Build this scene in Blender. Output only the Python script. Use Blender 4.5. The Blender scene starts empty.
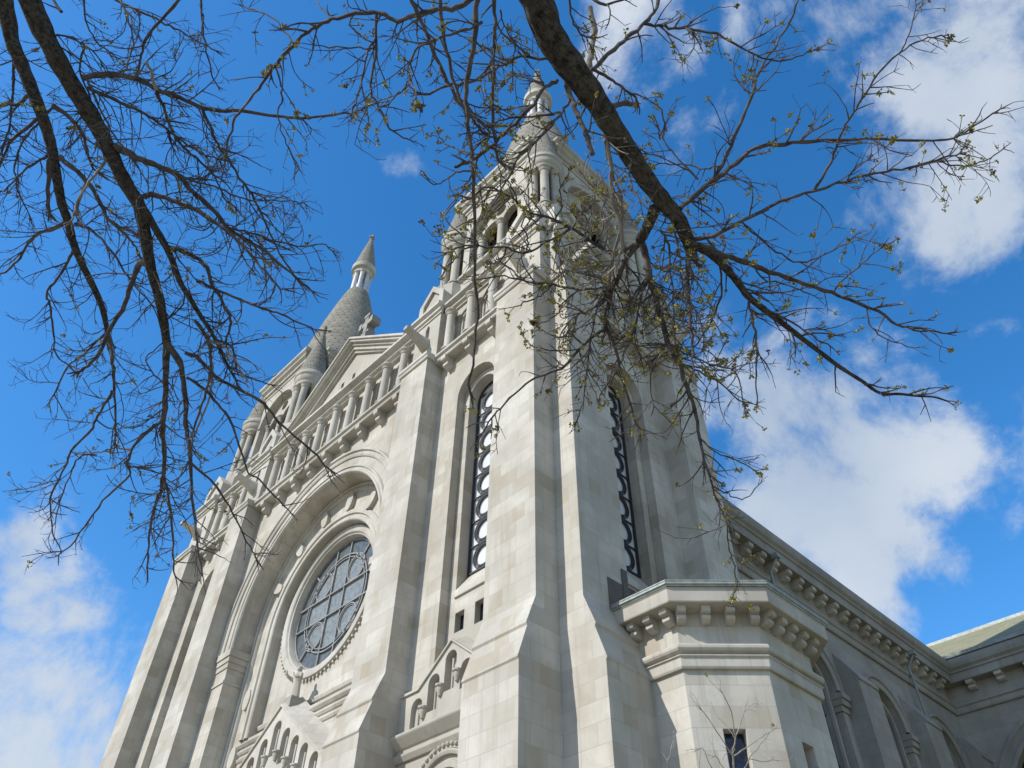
import bpy, bmesh, math, random
from mathutils import Vector, Matrix
from mathutils.geometry import tessellate_polygon
from mathutils import noise as mnoise
PI = math.pi
R = math.radians
sc = bpy.context.scene
COL = sc.collection

# ------------------------------------------------------------------ camera
cam_d = bpy.data.cameras.new('camera')
cam = bpy.data.objects.new('camera', cam_d)
COL.objects.link(cam)
RT = Vector((0.694373, 0.719485, 0.013693))       # camera right
DN = Vector((-0.505725, 0.501434, -0.702002))     # camera down
FW = Vector((-0.511946, 0.480526, 0.712043))      # view direction
m = Matrix((( RT.x, -DN.x, -FW.x, 0), (RT.y, -DN.y, -FW.y, 0), (RT.z, -DN.z, -FW.z, 1.6), (0, 0, 0, 1)))
cam.matrix_world = m
cam_d.sensor_width = 36.0
cam_d.lens = 36.0 * 780.0 / 1024.0
cam_d.clip_start = 0.05
cam_d.clip_end = 5000
sc.camera = cam

# ------------------------------------------------------------------ sun, sky, exposure
SUN = Vector((-0.30, -1.0, 0.83)).normalized()     # direction towards the sun
sun_d = bpy.data.lights.new('sun', 'SUN')
sun_d.energy = 4.6
sun_d.angle = R(0.5)
sun_d.color = (1.0, 0.965, 0.90)
sun = bpy.data.objects.new('sun', sun_d)
COL.objects.link(sun)
sun.rotation_euler = SUN.to_track_quat('Z', 'Y').to_euler()
sun.location = (-20, -60, 60)

world = bpy.data.worlds.new('World')
sc.world = world
world.use_nodes = True
wn, wl = world.node_tree.nodes, world.node_tree.links
wn.clear()


def N(nodes, t, **kw):
    n = nodes.new(t)
    for k, v in kw.items():
        setattr(n, k, v)
    return n


def math_node(nodes, links, op, a, b=None, c=None, clamp=False):
    n = nodes.new('ShaderNodeMath')
    n.operation = op
    n.use_clamp = clamp
    for i, v in enumerate((a, b, c)):
        if v is None:
            continue
        if isinstance(v, (int, float)):
            n.inputs[i].default_value = v
        else:
            links.new(v, n.inputs[i])
    return n.outputs[0]


SKY_STRENGTH = 0.10
out = N(wn, 'ShaderNodeOutputWorld')
bg = N(wn, 'ShaderNodeBackground')
bg.inputs['Strength'].default_value = SKY_STRENGTH
sky = N(wn, 'ShaderNodeTexSky', sky_type='NISHITA')
sky.sun_disc = False
sky.sun_elevation = math.asin(SUN.z)
sky.sun_rotation = math.atan2(SUN.x, SUN.y)
sky.altitude = 200
sky.air_density = 1.0
sky.dust_density = 0.3
sky.ozone_density = 2.5
hsv = N(wn, 'ShaderNodeHueSaturation')
hsv.inputs['Saturation'].default_value = 1.33
hsv.inputs['Value'].default_value = 2.25
wl.new(sky.outputs[0], hsv.inputs['Color'])
tc = N(wn, 'ShaderNodeTexCoord')


def pix_dir(x, y):
    return (RT * (x - 512) + DN * (y - 384) + FW * 780).normalized()


# cloud banks: direction of the middle, angular size, strength
CLOUDS = [((835, 480), 0.235, 1.15), ((775, 400), 0.165, 1.05), ((900, 560), 0.150, 1.0), ((960, 590), 0.07, .8), ((965, 90), 0.20, 0.90), ((1000, 190), 0.16, .88), ((900, 215), 0.12, 0.62),
          ((55, 600), 0.12, .80), ((0, 560), 0.10, 0.78), ((115, 650), 0.10, 0.76), ((45, 755), 0.11, .85),
          ((362, 172), 0.060, 0.42), ((640, 50), 0.15, 0.56), ((830, 15), 0.15, 0.74), ((740, 130), 0.13, 0.50), ((385, 318), 0.045, 0.62),
          ((1020, 340), 0.05, 0.66), ((690, 150), .10, .5), ((970, 640), .08, .45), ((-200, 900), 0.5, 1.0), ((1500, 600), 0.45, 1.1), ((500, -700), 0.4, 1.0)]
CLOUDS = [(pix_dir(*c), r_, a_) for c, r_, a_ in CLOUDS]
# added unseen cloud beside and behind the camera, to brighten and neutralise shaded faces
CLOUDS += [(Vector(v).normalized(), r_, 1.15) for v, r_ in (((1, .25, .28), .62), ((.8, -.75, .35), .65), ((.75, .1, .75), .36), ((-.2, -1, .18), .55), ((-1, -.5, .15), .45), ((.1, -.5, .95), .35))]
dirv = tc.outputs['Generated']
wn1 = N(wn, 'ShaderNodeTexNoise')
wn1.inputs['Scale'].default_value = 6.5
wn1.inputs['Detail'].default_value = 5
wl.new(dirv, wn1.inputs['Vector'])
wsub = N(wn, 'ShaderNodeVectorMath', operation='SUBTRACT')
wl.new(wn1.outputs['Color'], wsub.inputs[0])
wsub.inputs[1].default_value = (0.5, 0.5, 0.5)
wsc = N(wn, 'ShaderNodeVectorMath', operation='SCALE')
wl.new(wsub.outputs[0], wsc.inputs[0])
wsc.inputs['Scale'].default_value = 0.26
wadd = N(wn, 'ShaderNodeVectorMath', operation='ADD')
wl.new(dirv, wadd.inputs[0])
wl.new(wsc.outputs[0], wadd.inputs[1])
warped = wadd.outputs[0]
total = None
for d, rad, amt in CLOUDS:
    dn = N(wn, 'ShaderNodeVectorMath', operation='DISTANCE')
    wl.new(warped, dn.inputs[0])
    dn.inputs[1].default_value = d
    mr = N(wn, 'ShaderNodeMapRange', interpolation_type='SMOOTHSTEP')
    mr.inputs['From Min'].default_value = rad
    mr.inputs['From Max'].default_value = rad * 0.15
    mr.inputs['To Min'].default_value = 0
    mr.inputs['To Max'].default_value = amt
    wl.new(dn.outputs['Value'], mr.inputs['Value'])
    total = mr.outputs[0] if total is None else math_node(wn, wl, 'MAXIMUM', total, mr.outputs[0])
n1 = N(wn, 'ShaderNodeTexNoise')
n1.inputs['Scale'].default_value = 5.2
n1.inputs['Detail'].default_value = 12
n1.inputs['Roughness'].default_value = 0.66
n1.inputs['Distortion'].default_value = 0.2
wl.new(dirv, n1.inputs['Vector'])
n2 = N(wn, 'ShaderNodeTexNoise')
n2.inputs['Scale'].default_value = 2.6
n2.inputs['Detail'].default_value = 4
wl.new(dirv, n2.inputs['Vector'])
nz = math_node(wn, wl, 'MULTIPLY_ADD', n1.outputs['Fac'], 2.8, -1.40)
den = math_node(wn, wl, 'ADD', total, nz)
cov = N(wn, 'ShaderNodeMapRange', interpolation_type='SMOOTHSTEP')
cov.inputs['From Min'].default_value = 0.32
cov.inputs['From Max'].default_value = 1.0
wl.new(den, cov.inputs['Value'])
gate = math_node(wn, wl, 'MULTIPLY', cov.outputs[0], math_node(wn, wl, 'MULTIPLY', total, 4.0, clamp=True))
gate = math_node(wn, wl, 'MULTIPLY', gate, 0.93)
shade = N(wn, 'ShaderNodeMapRange')
shade.inputs['From Min'].default_value = 0.36
shade.inputs['From Max'].default_value = 0.66
wl.new(math_node(wn, wl, 'ADD', math_node(wn, wl, 'MULTIPLY', n2.outputs['Fac'], 0.75), math_node(wn, wl, 'MULTIPLY', n1.outputs['Fac'], 0.25)), shade.inputs['Value'])
ccol = N(wn, 'ShaderNodeMix', data_type='RGBA')
ccol.inputs['A'].default_value = (3.8, 4.75, 6.2, 1)
ccol.inputs['B'].default_value = (6.9, 7.4, 8.0, 1)
wl.new(shade.outputs[0], ccol.inputs['Factor'])
mixc = N(wn, 'ShaderNodeMix', data_type='RGBA')
wl.new(gate, mixc.inputs['Factor'])
wl.new(hsv.outputs[0], mixc.inputs['A'])
wl.new(ccol.outputs['Result'], mixc.inputs['B'])
wl.new(mixc.outputs['Result'], bg.inputs['Color'])
wl.new(bg.outputs[0], out.inputs['Surface'])

sc.view_settings.view_transform = 'Standard'
sc.view_settings.look = 'None'
sc.view_settings.gamma = 1
sc.view_settings.exposure = 0.1
sc.cycles.max_bounces = 8
sc.cycles.diffuse_bounces = 5


# ------------------------------------------------------------------ materials
def new_mat(name):
    mt = bpy.data.materials.new(name)
    mt.use_nodes = True
    nt = mt.node_tree
    return mt, nt.nodes, nt.links, nt.nodes['Principled BSDF']


def mixrgb(nodes, links, fac, a, b, blend='MIX'):
    n = nodes.new('ShaderNodeMix')
    n.data_type = 'RGBA'
    n.blend_type = blend
    for key, v in (('Factor', fac), ('A', a), ('B', b)):
        if isinstance(v, (int, float)):
            n.inputs[key].default_value = v
        elif isinstance(v, tuple):
            n.inputs[key].default_value = v + (1,) if len(v) == 3 else v
        else:
            links.new(v, n.inputs[key])
    return n.outputs['Result']


def ramp(nodes, links, src, p0, p1, smooth=True):
    n = nodes.new('ShaderNodeMapRange')
    if smooth:
        n.interpolation_type = 'SMOOTHSTEP'
    n.inputs['From Min'].default_value = p0
    n.inputs['From Max'].default_value = p1
    links.new(src, n.inputs['Value'])
    return n.outputs[0]


def noise(nodes, links, vec, scale, detail=4, rough=0.55):
    n = nodes.new('ShaderNodeTexNoise')
    n.inputs['Scale'].default_value = scale
    n.inputs['Detail'].default_value = detail
    n.inputs['Roughness'].default_value = rough
    links.new(vec, n.inputs['Vector'])
    return n.outputs['Fac']


def stone_material(name, base, dark, warm, joints=True, course=0.585, length=1.25, stain=0.35, mortar=0.011, weather=0.42):
    mt, nd, lk, bs = new_mat(name)
    geo = nd.new('ShaderNodeNewGeometry')
    sep = nd.new('ShaderNodeSeparateXYZ')
    lk.new(geo.outputs['Position'], sep.inputs[0])
    u = math_node(nd, lk, 'ADD', sep.outputs[0], sep.outputs[1])
    v = math_node(nd, lk, 'ADD', sep.outputs[2], 100.0 * course - 11.19)
    cmb = nd.new('ShaderNodeCombineXYZ')
    lk.new(u, cmb.inputs[0])
    lk.new(v, cmb.inputs[1])
    pos = geo.outputs['Position']
    nbig = noise(nd, lk, pos, 0.35, 4)
    nmid = noise(nd, lk, pos, 1.7, 6, 0.65)
    nfine = noise(nd, lk, pos, 22.0, 5, 0.7)
    colr = mixrgb(nd, lk, ramp(nd, lk, nbig, 0.35, 0.7), base, dark)
    heightv = math_node(nd, lk, 'MULTIPLY', nfine, 0.25)
    if joints:
        bt = nd.new('ShaderNodeTexBrick')
        bt.offset = 0.5
        bt.offset_frequency = 2
        bt.inputs['Scale'].default_value = 1.0
        bt.inputs['Brick Width'].default_value = length
        bt.inputs['Row Height'].default_value = course
        bt.inputs['Mortar Size'].default_value = mortar
        bt.inputs['Mortar Smooth'].default_value = 0.3
        bt.inputs['Color1'].default_value = (0, 0, 0, 1)
        bt.inputs['Color2'].default_value = (1, 1, 1, 1)
        bt.inputs['Mortar'].default_value = (0.5, 0.5, 0.5, 1)
        lk.new(cmb.outputs[0], bt.inputs['Vector'])
        # a second, coarser random pick: groups of stones from a warmer bed
        bt2 = nd.new('ShaderNodeTexBrick')
        bt2.offset = 0.37
        bt2.offset_frequency = 2
        bt2.inputs['Scale'].default_value = 1.0
        bt2.inputs['Brick Width'].default_value = length * 0.5
        bt2.inputs['Row Height'].default_value = course
        bt2.inputs['Mortar Size'].default_value = 0
        bt2.inputs['Color1'].default_value = (0, 0, 0, 1)
        bt2.inputs['Color2'].default_value = (1, 1, 1, 1)
        lk.new(cmb.outputs[0], bt2.inputs['Vector'])
        b1 = nd.new('ShaderNodeSeparateColor')
        lk.new(bt.outputs['Color'], b1.inputs[0])
        b2 = nd.new('ShaderNodeSeparateColor')
        lk.new(bt2.outputs['Color'], b2.inputs[0])
        pick = ramp(nd, lk, b1.outputs[0], 0.35, 1.0, False)
        colr = mixrgb(nd, lk, math_node(nd, lk, 'MULTIPLY', pick, 0.68), colr, dark)
        wm = math_node(nd, lk, 'MULTIPLY', ramp(nd, lk, b2.outputs[0], 0.50, 1.0, False), ramp(nd, lk, nbig, 0.36, 0.60))
        colr = mixrgb(nd, lk, math_node(nd, lk, 'MULTIPLY', wm, stain), colr, warm)
        jc = tuple(c * 0.62 for c in base)
        colr = mixrgb(nd, lk, math_node(nd, lk, 'MULTIPLY', bt.outputs['Fac'], 0.62), colr, jc)
        heightv = math_node(nd, lk, 'ADD', heightv, math_node(nd, lk, 'MULTIPLY', bt.outputs['Fac'], -0.9))
    # weather streaks running down the face
    smp = nd.new('ShaderNodeMapping')
    smp.inputs['Scale'].default_value = (3.4, 3.4, 0.20)
    lk.new(pos, smp.inputs[0])
    st = noise(nd, lk, smp.outputs[0], 1.0, 6, 0.65)
    grime = tuple(c * 0.62 for c in dark)
    colr = mixrgb(nd, lk, math_node(nd, lk, 'MULTIPLY', ramp(nd, lk, st, 0.50, 0.75), weather), colr, grime)
    colr = mixrgb(nd, lk, math_node(nd, lk, 'MULTIPLY', ramp(nd, lk, nmid, 0.42, 0.72), 0.45), colr, dark)
    lk.new(colr, bs.inputs['Base Color'])
    bs.inputs['Roughness'].default_value = 0.85
    bs.inputs['Specular IOR Level'].default_value = 0.25
    bp = nd.new('ShaderNodeBump')
    bp.inputs['Strength'].default_value = 0.35
    bp.inputs['Distance'].default_value = 0.02
    lk.new(heightv, bp.inputs['Height'])
    bv = nd.new('ShaderNodeBevel')
    bv.samples = 4
    bv.inputs['Radius'].default_value = 0.035
    lk.new(bv.outputs[0], bp.inputs['Normal'])
    lk.new(bp.outputs[0], bs.inputs['Normal'])
    return mt


def plain_material(name, colr, rough=0.6, metal=0.0, var=0.2, scale=3.0, bump=0.0, spec=0.4):
    mt, nd, lk, bs = new_mat(name)
    geo = nd.new('ShaderNodeNewGeometry')
    nz_ = noise(nd, lk, geo.outputs['Position'], scale, 6, 0.65)
    c2 = tuple(c * (1 - var) for c in colr)
    lk.new(mixrgb(nd, lk, ramp(nd, lk, nz_, 0.35, 0.68), colr, c2), bs.inputs['Base Color'])
    bs.inputs['Roughness'].default_value = rough
    bs.inputs['Metallic'].default_value = metal
    bs.inputs['Specular IOR Level'].default_value = spec
    if bump:
        bp = nd.new('ShaderNodeBump')
        bp.inputs['Strength'].default_value = bump
        bp.inputs['Distance'].default_value = 0.02
        lk.new(noise(nd, lk, geo.outputs['Position'], scale * 6, 6, 0.7), bp.inputs['Height'])
        lk.new(bp.outputs[0], bs.inputs['Normal'])
    return mt


M = {}
M['ashlar'] = stone_material('limestone_ashlar', (0.525, 0.493, 0.43), (0.37, 0.342, 0.288), (0.31, 0.252, 0.17), stain=0.62)
M['carved'] = stone_material('limestone_carved', (0.505, 0.475, 0.415), (0.36, 0.332, 0.28), (0.36, 0.30, 0.21), joints=False, weather=0.5)
M['weathered'] = stone_material('weathered_carved_limestone', (0.46, 0.43, 0.37), (0.33, 0.305, 0.255), (0.32, 0.27, 0.19), joints=False, weather=0.6)
M['oldstone'] = stone_material('weathered_stone', (0.34, 0.325, 0.29), (0.235, 0.225, 0.20), (0.26, 0.22, 0.16), joints=False, weather=0.5)


def scale_stone():
    # spire: rows of rounded stone scales with small dark notches
    mt, nd, lk, bs = new_mat('fishscale_stone')
    geo = nd.new('ShaderNodeNewGeometry')
    tcn = nd.new('ShaderNodeTexCoord')
    sep = nd.new('ShaderNodeSeparateXYZ')
    lk.new(tcn.outputs['Object'], sep.inputs[0])
    ang = math_node(nd, lk, 'ARCTAN2', sep.outputs[1], sep.outputs[0])
    u = math_node(nd, lk, 'MULTIPLY', ang, 26 / (2 * PI))
    v = math_node(nd, lk, 'DIVIDE', sep.outputs[2], 0.52)
    row = math_node(nd, lk, 'FLOOR', v)
    par = math_node(nd, lk, 'MULTIPLY', math_node(nd, lk, 'FLOORED_MODULO', row, 2.0), 0.5)
    fu = math_node(nd, lk, 'SUBTRACT', math_node(nd, lk, 'FRACT', math_node(nd, lk, 'ADD', u, par)), 0.5)
    fv = math_node(nd, lk, 'FRACT', v)
    au = math_node(nd, lk, 'ABSOLUTE', fu)
    # rounded lower edge of every scale: height of the edge falls towards its middle
    edge = math_node(nd, lk, 'MULTIPLY', math_node(nd, lk, 'MULTIPLY', au, au), 1.9)
    gap = math_node(nd, lk, 'SUBTRACT', fv, edge)
    lip = ramp(nd, lk, math_node(nd, lk, 'ABSOLUTE', gap), 0.10, 0.03)
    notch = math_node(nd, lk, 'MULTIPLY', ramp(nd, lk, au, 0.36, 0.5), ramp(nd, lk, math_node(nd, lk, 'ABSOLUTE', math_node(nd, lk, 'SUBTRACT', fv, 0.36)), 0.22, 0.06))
    nz_ = noise(nd, lk, geo.outputs['Position'], 2.0, 6, 0.7)
    cell = nd.new('ShaderNodeTexWhiteNoise')
    cell.noise_dimensions = '2D'
    cv = nd.new('ShaderNodeCombineXYZ')
    lk.new(math_node(nd, lk, 'FLOOR', math_node(nd, lk, 'ADD', u, par)), cv.inputs[0])
    lk.new(row, cv.inputs[1])
    lk.new(cv.outputs[0], cell.inputs['Vector'])
    colr = mixrgb(nd, lk, cell.outputs['Value'], (0.275, 0.255, 0.21), (0.20, 0.186, 0.152))
    colr = mixrgb(nd, lk, math_node(nd, lk, 'MULTIPLY', ramp(nd, lk, nz_, 0.4, 0.7), 0.6), colr, (0.23, 0.215, 0.18))
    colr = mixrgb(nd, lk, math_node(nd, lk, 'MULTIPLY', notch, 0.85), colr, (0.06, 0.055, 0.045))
    lk.new(colr, bs.inputs['Base Color'])
    bs.inputs['Roughness'].default_value = 0.9
    bs.inputs['Specular IOR Level'].default_value = 0.2
    bp = nd.new('ShaderNodeBump')
    bp.inputs['Strength'].default_value = 0.7
    bp.inputs['Distance'].default_value = 0.08
    lk.new(math_node(nd, lk, 'MULTIPLY', math_node(nd, lk, 'ADD', lip, notch), -1.0), bp.inputs['Height'])
    lk.new(bp.outputs[0], bs.inputs['Normal'])
    return mt


M['scale'] = scale_stone()
M['lead'] = plain_material('dark_window_metal', (0.035, 0.036, 0.04), 0.5, 0.1)
M['tracery'] = plain_material('grey_window_tracery', (0.27, 0.268, 0.26), 0.55, 0.2, 0.25)
M['copper'] = plain_material('aged_copper_edge', (0.33, 0.36, 0.33), 0.6, 0.2, 0.35, 4.0)
M['pipe'] = plain_material('grey_downpipe_metal', (0.27, 0.28, 0.27), 0.5, 0.3, 0.15)
M['darkglass'] = plain_material('dark_window_glass', (0.012, 0.014, 0.02), 0.06, 0.0, 0.3, 1.0, spec=0.6)
M['metalcol'] = plain_material('pale_smooth_column_stone', (0.55, 0.54, 0.54), 0.45, 0.0, 0.15)
M['brownpanel'] = plain_material('dark_brown_panel', (0.105, 0.092, 0.072), 0.85, 0, 0.2)


def glass_mat(name, c1, c2, rough, scale, spec=0.3):
    mt, nd, lk, bs = new_mat(name)
    geo = nd.new('ShaderNodeNewGeometry')
    vo = nd.new('ShaderNodeTexVoronoi')
    vo.inputs['Scale'].default_value = scale
    lk.new(geo.outputs['Position'], vo.inputs['Vector'])
    nz_ = noise(nd, lk, geo.outputs['Position'], 1.3, 4)
    sp = nd.new('ShaderNodeSeparateColor')
    lk.new(vo.outputs['Color'], sp.inputs[0])
    f = math_node(nd, lk, 'ADD', math_node(nd, lk, 'MULTIPLY', sp.outputs[0], 0.55), math_node(nd, lk, 'MULTIPLY', nz_, 0.45))
    lk.new(mixrgb(nd, lk, f, c1, c2), bs.inputs['Base Color'])
    bs.inputs['Roughness'].default_value = rough
    bs.inputs['Specular IOR Level'].default_value = spec
    bp = nd.new('ShaderNodeBump')
    bp.inputs['Strength'].default_value = 0.15
    bp.inputs['Distance'].default_value = 0.01
    lk.new(vo.outputs['Distance'], bp.inputs['Height'])
    lk.new(bp.outputs[0], bs.inputs['Normal'])
    return mt


M['roseglass'] = glass_mat('blue_grey_rose_glass', (0.11, 0.125, 0.13), (0.27, 0.295, 0.295), 0.34, 9)
M['roseouter'] = glass_mat('dark_outer_rose_glass', (0.055, 0.066, 0.072), (0.14, 0.16, 0.165), 0.30, 7)
M['paleglass'] = glass_mat('pale_storm_glazing', (0.54, 0.56, 0.58), (0.68, 0.69, 0.69), 0.22, 3, 0.5)


def roof_mat():
    mt, nd, lk, bs = new_mat('mossy_tile_roof')
    geo = nd.new('ShaderNodeNewGeometry')
    bt = nd.new('ShaderNodeTexBrick')
    bt.inputs['Scale'].default_value = 1.0
    bt.inputs['Brick Width'].default_value = 0.55
    bt.inputs['Row Height'].default_value = 0.30
    bt.inputs['Mortar Size'].default_value = 0.02
    bt.inputs['Color1'].default_value = (0.27, 0.25, 0.145, 1)
    bt.inputs['Color2'].default_value = (0.19, 0.19, 0.11, 1)
    bt.inputs['Mortar'].default_value = (0.12, 0.12, 0.08, 1)
    lk.new(geo.outputs['Position'], bt.inputs['Vector'])
    nz_ = noise(nd, lk, geo.outputs['Position'], 0.9, 6, 0.7)
    lk.new(mixrgb(nd, lk, math_node(nd, lk, 'MULTIPLY', ramp(nd, lk, nz_, 0.4, 0.7), 0.5), bt.outputs['Color'], (0.28, 0.25, 0.16)), bs.inputs['Base Color'])
    bs.inputs['Roughness'].default_value = 0.9
    return mt


M['roof'] = roof_mat()


# ------------------------------------------------------------------ mesh helpers
class MB:
    def __init__(self):
        self.v, self.f = [], []

    def vert(self, p):
        self.v.append(tuple(p))
        return len(self.v) - 1

    def poly(self, pts):
        self.f.append([self.vert(p) for p in pts])

    def grid(self, rows, closed=False):
        """rows of points -> quads between neighbouring rows"""
        ids = [[self.vert(p) for p in r] for r in rows]
        k = len(rows)
        for i in range(k if closed else k - 1):
            a, b = ids[i], ids[(i + 1) % k]
            for j in range(len(a) - 1):
                self.f.append([a[j], a[j + 1], b[j + 1], b[j]])

    def join(self, other, mat=None):
        o = len(self.v)
        self.v += [tuple(mat @ Vector(p)) if mat else p for p in other.v]
        self.f += [[i + o for i in f] for f in other.f]

    def build(self, name, mat, parent=None, smooth=35, props=None, bevel=0):
        me = bpy.data.meshes.new(name)
        me.from_pydata(self.v, [], self.f)
        bm = bmesh.new()
        bm.from_mesh(me)
        bmesh.ops.remove_doubles(bm, verts=bm.verts, dist=0.0004)
        bmesh.ops.recalc_face_normals(bm, faces=bm.faces)
        bm.to_mesh(me)
        bm.free()
        me.materials.append(mat)
        if smooth:
            me.shade_smooth()
            me.set_sharp_from_angle(angle=R(smooth))
        o = bpy.data.objects.new(name, me)
        COL.objects.link(o)
        if parent:
            o.parent = parent
        return o


class Fr:
    """a wall frame: a runs along the wall, d is the distance outwards, h the height"""
    def __init__(self, ox, oy, ux, uy, nx, ny):
        self.o, self.u, self.n = (ox, oy), (ux, uy), (nx, ny)

    def p(self, a, d, h):
        return (self.o[0] + self.u[0] * a + self.n[0] * d, self.o[1] + self.u[1] * a + self.n[1] * d, h)


def box(mb, fr, a0, a1, d0, d1, h0, h1):
    q = [fr.p(a, d, h) for h in (h0, h1) for (a, d) in ((a0, d0), (a1, d0), (a1, d1), (a0, d1))]
    for f in ((0, 1, 2, 3), (4, 5, 6, 7), (0, 1, 5, 4), (1, 2, 6, 5), (2, 3, 7, 6), (3, 0, 4, 7)):
        mb.poly([q[i] for i in f])


def prism(mb, fr, prof, a0, a1):
    """profile of (d, h) points pushed along a"""
    n = len(prof)
    mb.poly([fr.p(a0, d, h) for d, h in prof])
    mb.poly([fr.p(a1, d, h) for d, h in prof][::-1])
    for i in range(n):
        (d0, h0), (d1, h1) = prof[i], prof[(i + 1) % n]
        mb.poly([fr.p(a0, d0, h0), fr.p(a0, d1, h1), fr.p(a1, d1, h1), fr.p(a1, d0, h0)])


def slab(mb, fr, outline, d0, d1):
    """outline of (a, h) points pushed from d0 to d1"""
    plate(mb, fr, outline, [], d1, None)
    plate(mb, fr, outline, [], d0, None)
    n = len(outline)
    for i in range(n):
        (a0, h0), (a1, h1) = outline[i], outline[(i + 1) % n]
        mb.poly([fr.p(a0, d0, h0), fr.p(a0, d1, h0), fr.p(a1, d1, h1), fr.p(a1, d0, h1)])


def plate(mb, fr, outer, holes, d, back):
    loops = [outer] + holes
    flat = [q for l in loops for q in l]
    tris = tessellate_polygon([[Vector((a, h, 0)) for a, h in l] for l in loops])
    base = len(mb.v)
    for a, h in flat:
        mb.vert(fr.p(a, d, h))
    for t in tris:
        mb.f.append([base + i for i in t])
    if back is not None:
        for l in holes:
            n = len(l)
            for i in range(n):
                (a0, h0), (a1, h1) = l[i], l[(i + 1) % n]
                mb.poly([fr.p(a0, d, h0), fr.p(a1, d, h1), fr.p(a1, back, h1), fr.p(a0, back, h0)])


def arch(ca, r, hs, h0, n=24, flat=1.0):
    pts = [(ca - r, h0)] if h0 < hs else []
    for i in range(n + 1):
        t = PI - PI * i / n
        pts.append((ca + r * math.cos(t), hs + r * flat * math.sin(t)))
    if h0 < hs:
        pts.append((ca + r, h0))
    return pts


def circle(ca, r, hc, n=48):
    return [(ca + r * math.cos(2 * PI * i / n), hc + r * math.sin(2 * PI * i / n)) for i in range(n)]


def arch_mould(mb, fr, ca, hc, prof, h0=None, n=32, full=False, t0=PI, t1=0.0):
    """profile of (r, d) swept round an arch, with straight legs down to h0"""
    rows = []
    if h0 is not None:
        rows.append([fr.p(ca - r, d, h0) for r, d in prof])
    steps = n * 2 if full else n
    for i in range(steps + (0 if full else 1)):
        t = (2 * PI * i / steps) if full else t0 + (t1 - t0) * i / n
        rows.append([fr.p(ca + r * math.cos(t), d, hc + r * math.sin(t)) for r, d in prof])
    if h0 is not None:
        rows.append([fr.p(ca + r, d, h0) for r, d in prof])
    mb.grid(rows, closed=full)


def mould(mb, path, prof, closed=False):
    """profile of (outward offset, h) swept along a plan path with mitred corners; outward is right of travel"""
    n = len(path)
    rows = []
    for i in range(n):
        p = Vector(path[i])
        dirs = []
        if closed or i > 0:
            dirs.append((p - Vector(path[i - 1])).normalized())
        if closed or i < n - 1:
            dirs.append((Vector(path[(i + 1) % n]) - p).normalized())
        ns = [Vector((d.y, -d.x)) for d in dirs]
        if len(ns) == 2:
            mn = (ns[0] + ns[1]).normalized()
            mn = mn / max(0.3, mn.dot(ns[0]))
        else:
            mn = ns[0]
        rows.append([(p.x + mn.x * o, p.y + mn.y * o, h) for o, h in prof])
    mb.grid(rows, closed=closed)
    if not closed:
        mb.poly(rows[0])
        mb.poly(rows[-1])


def lathe(mb, x, y, prof, n=20, t0=0.0, t1=2 * PI):
    full = abs(t1 - t0 - 2 * PI) < 1e-6
    rows = []
    for i in range(n if full else n + 1):
        t = t0 + (t1 - t0) * i / n
        rows.append([(x + r * math.cos(t), y + r * math.sin(t), z) for r, z in prof])
    mb.grid(rows, closed=full)


def tube(mb, pts, radii, n=6, cap=True):
    rows = []
    prev = None
    for i, p in enumerate(pts):
        p = Vector(p)
        a = Vector(pts[max(0, i - 1)])
        b = Vector(pts[min(len(pts) - 1, i + 1)])
        d = (b - a)
        d = d.normalized() if d.length > 1e-9 else Vector((0, 0, 1))
        if prev is None:
            side = d.orthogonal().normalized()
        else:
            side = (prev - d * prev.dot(d))
            side = side.normalized() if side.length > 1e-6 else d.orthogonal().normalized()
        prev = side
        up = d.cross(side)
        r = radii[i]
        rows.append([tuple(p + (side * math.cos(2 * PI * k / n) + up * math.sin(2 * PI * k / n)) * r) for k in range(n + 1)])
    ids = []
    for r_ in rows:
        base = len(mb.v)
        for q in r_[:-1]:
            mb.v.append(q)
        ids.append([base + k for k in range(n)])
    for i in range(len(ids) - 1):
        for k in range(n):
            mb.f.append([ids[i][k], ids[i][(k + 1) % n], ids[i + 1][(k + 1) % n], ids[i + 1][k]])
    if cap:
        mb.f.append(ids[0][::-1])
        mb.f.append(ids[-1])


def smooth_path(pts, sub=4):
    """Catmull-Rom through the points; each point is a tuple of floats"""
    out_ = []
    n = len(pts)
    for i in range(n - 1):
        p0, p1, p2, p3 = pts[max(0, i - 1)], pts[i], pts[i + 1], pts[min(n - 1, i + 2)]
        for s in range(sub):
            t = s / sub
            out_.append(tuple(0.5 * (2 * b + (c - a) * t + (2 * a - 5 * b + 4 * c - d) * t * t + (3 * b - a - 3 * c + d) * t ** 3) for a, b, c, d in zip(p0, p1, p2, p3)))
    out_.append(tuple(pts[-1]))
    return out_


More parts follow.
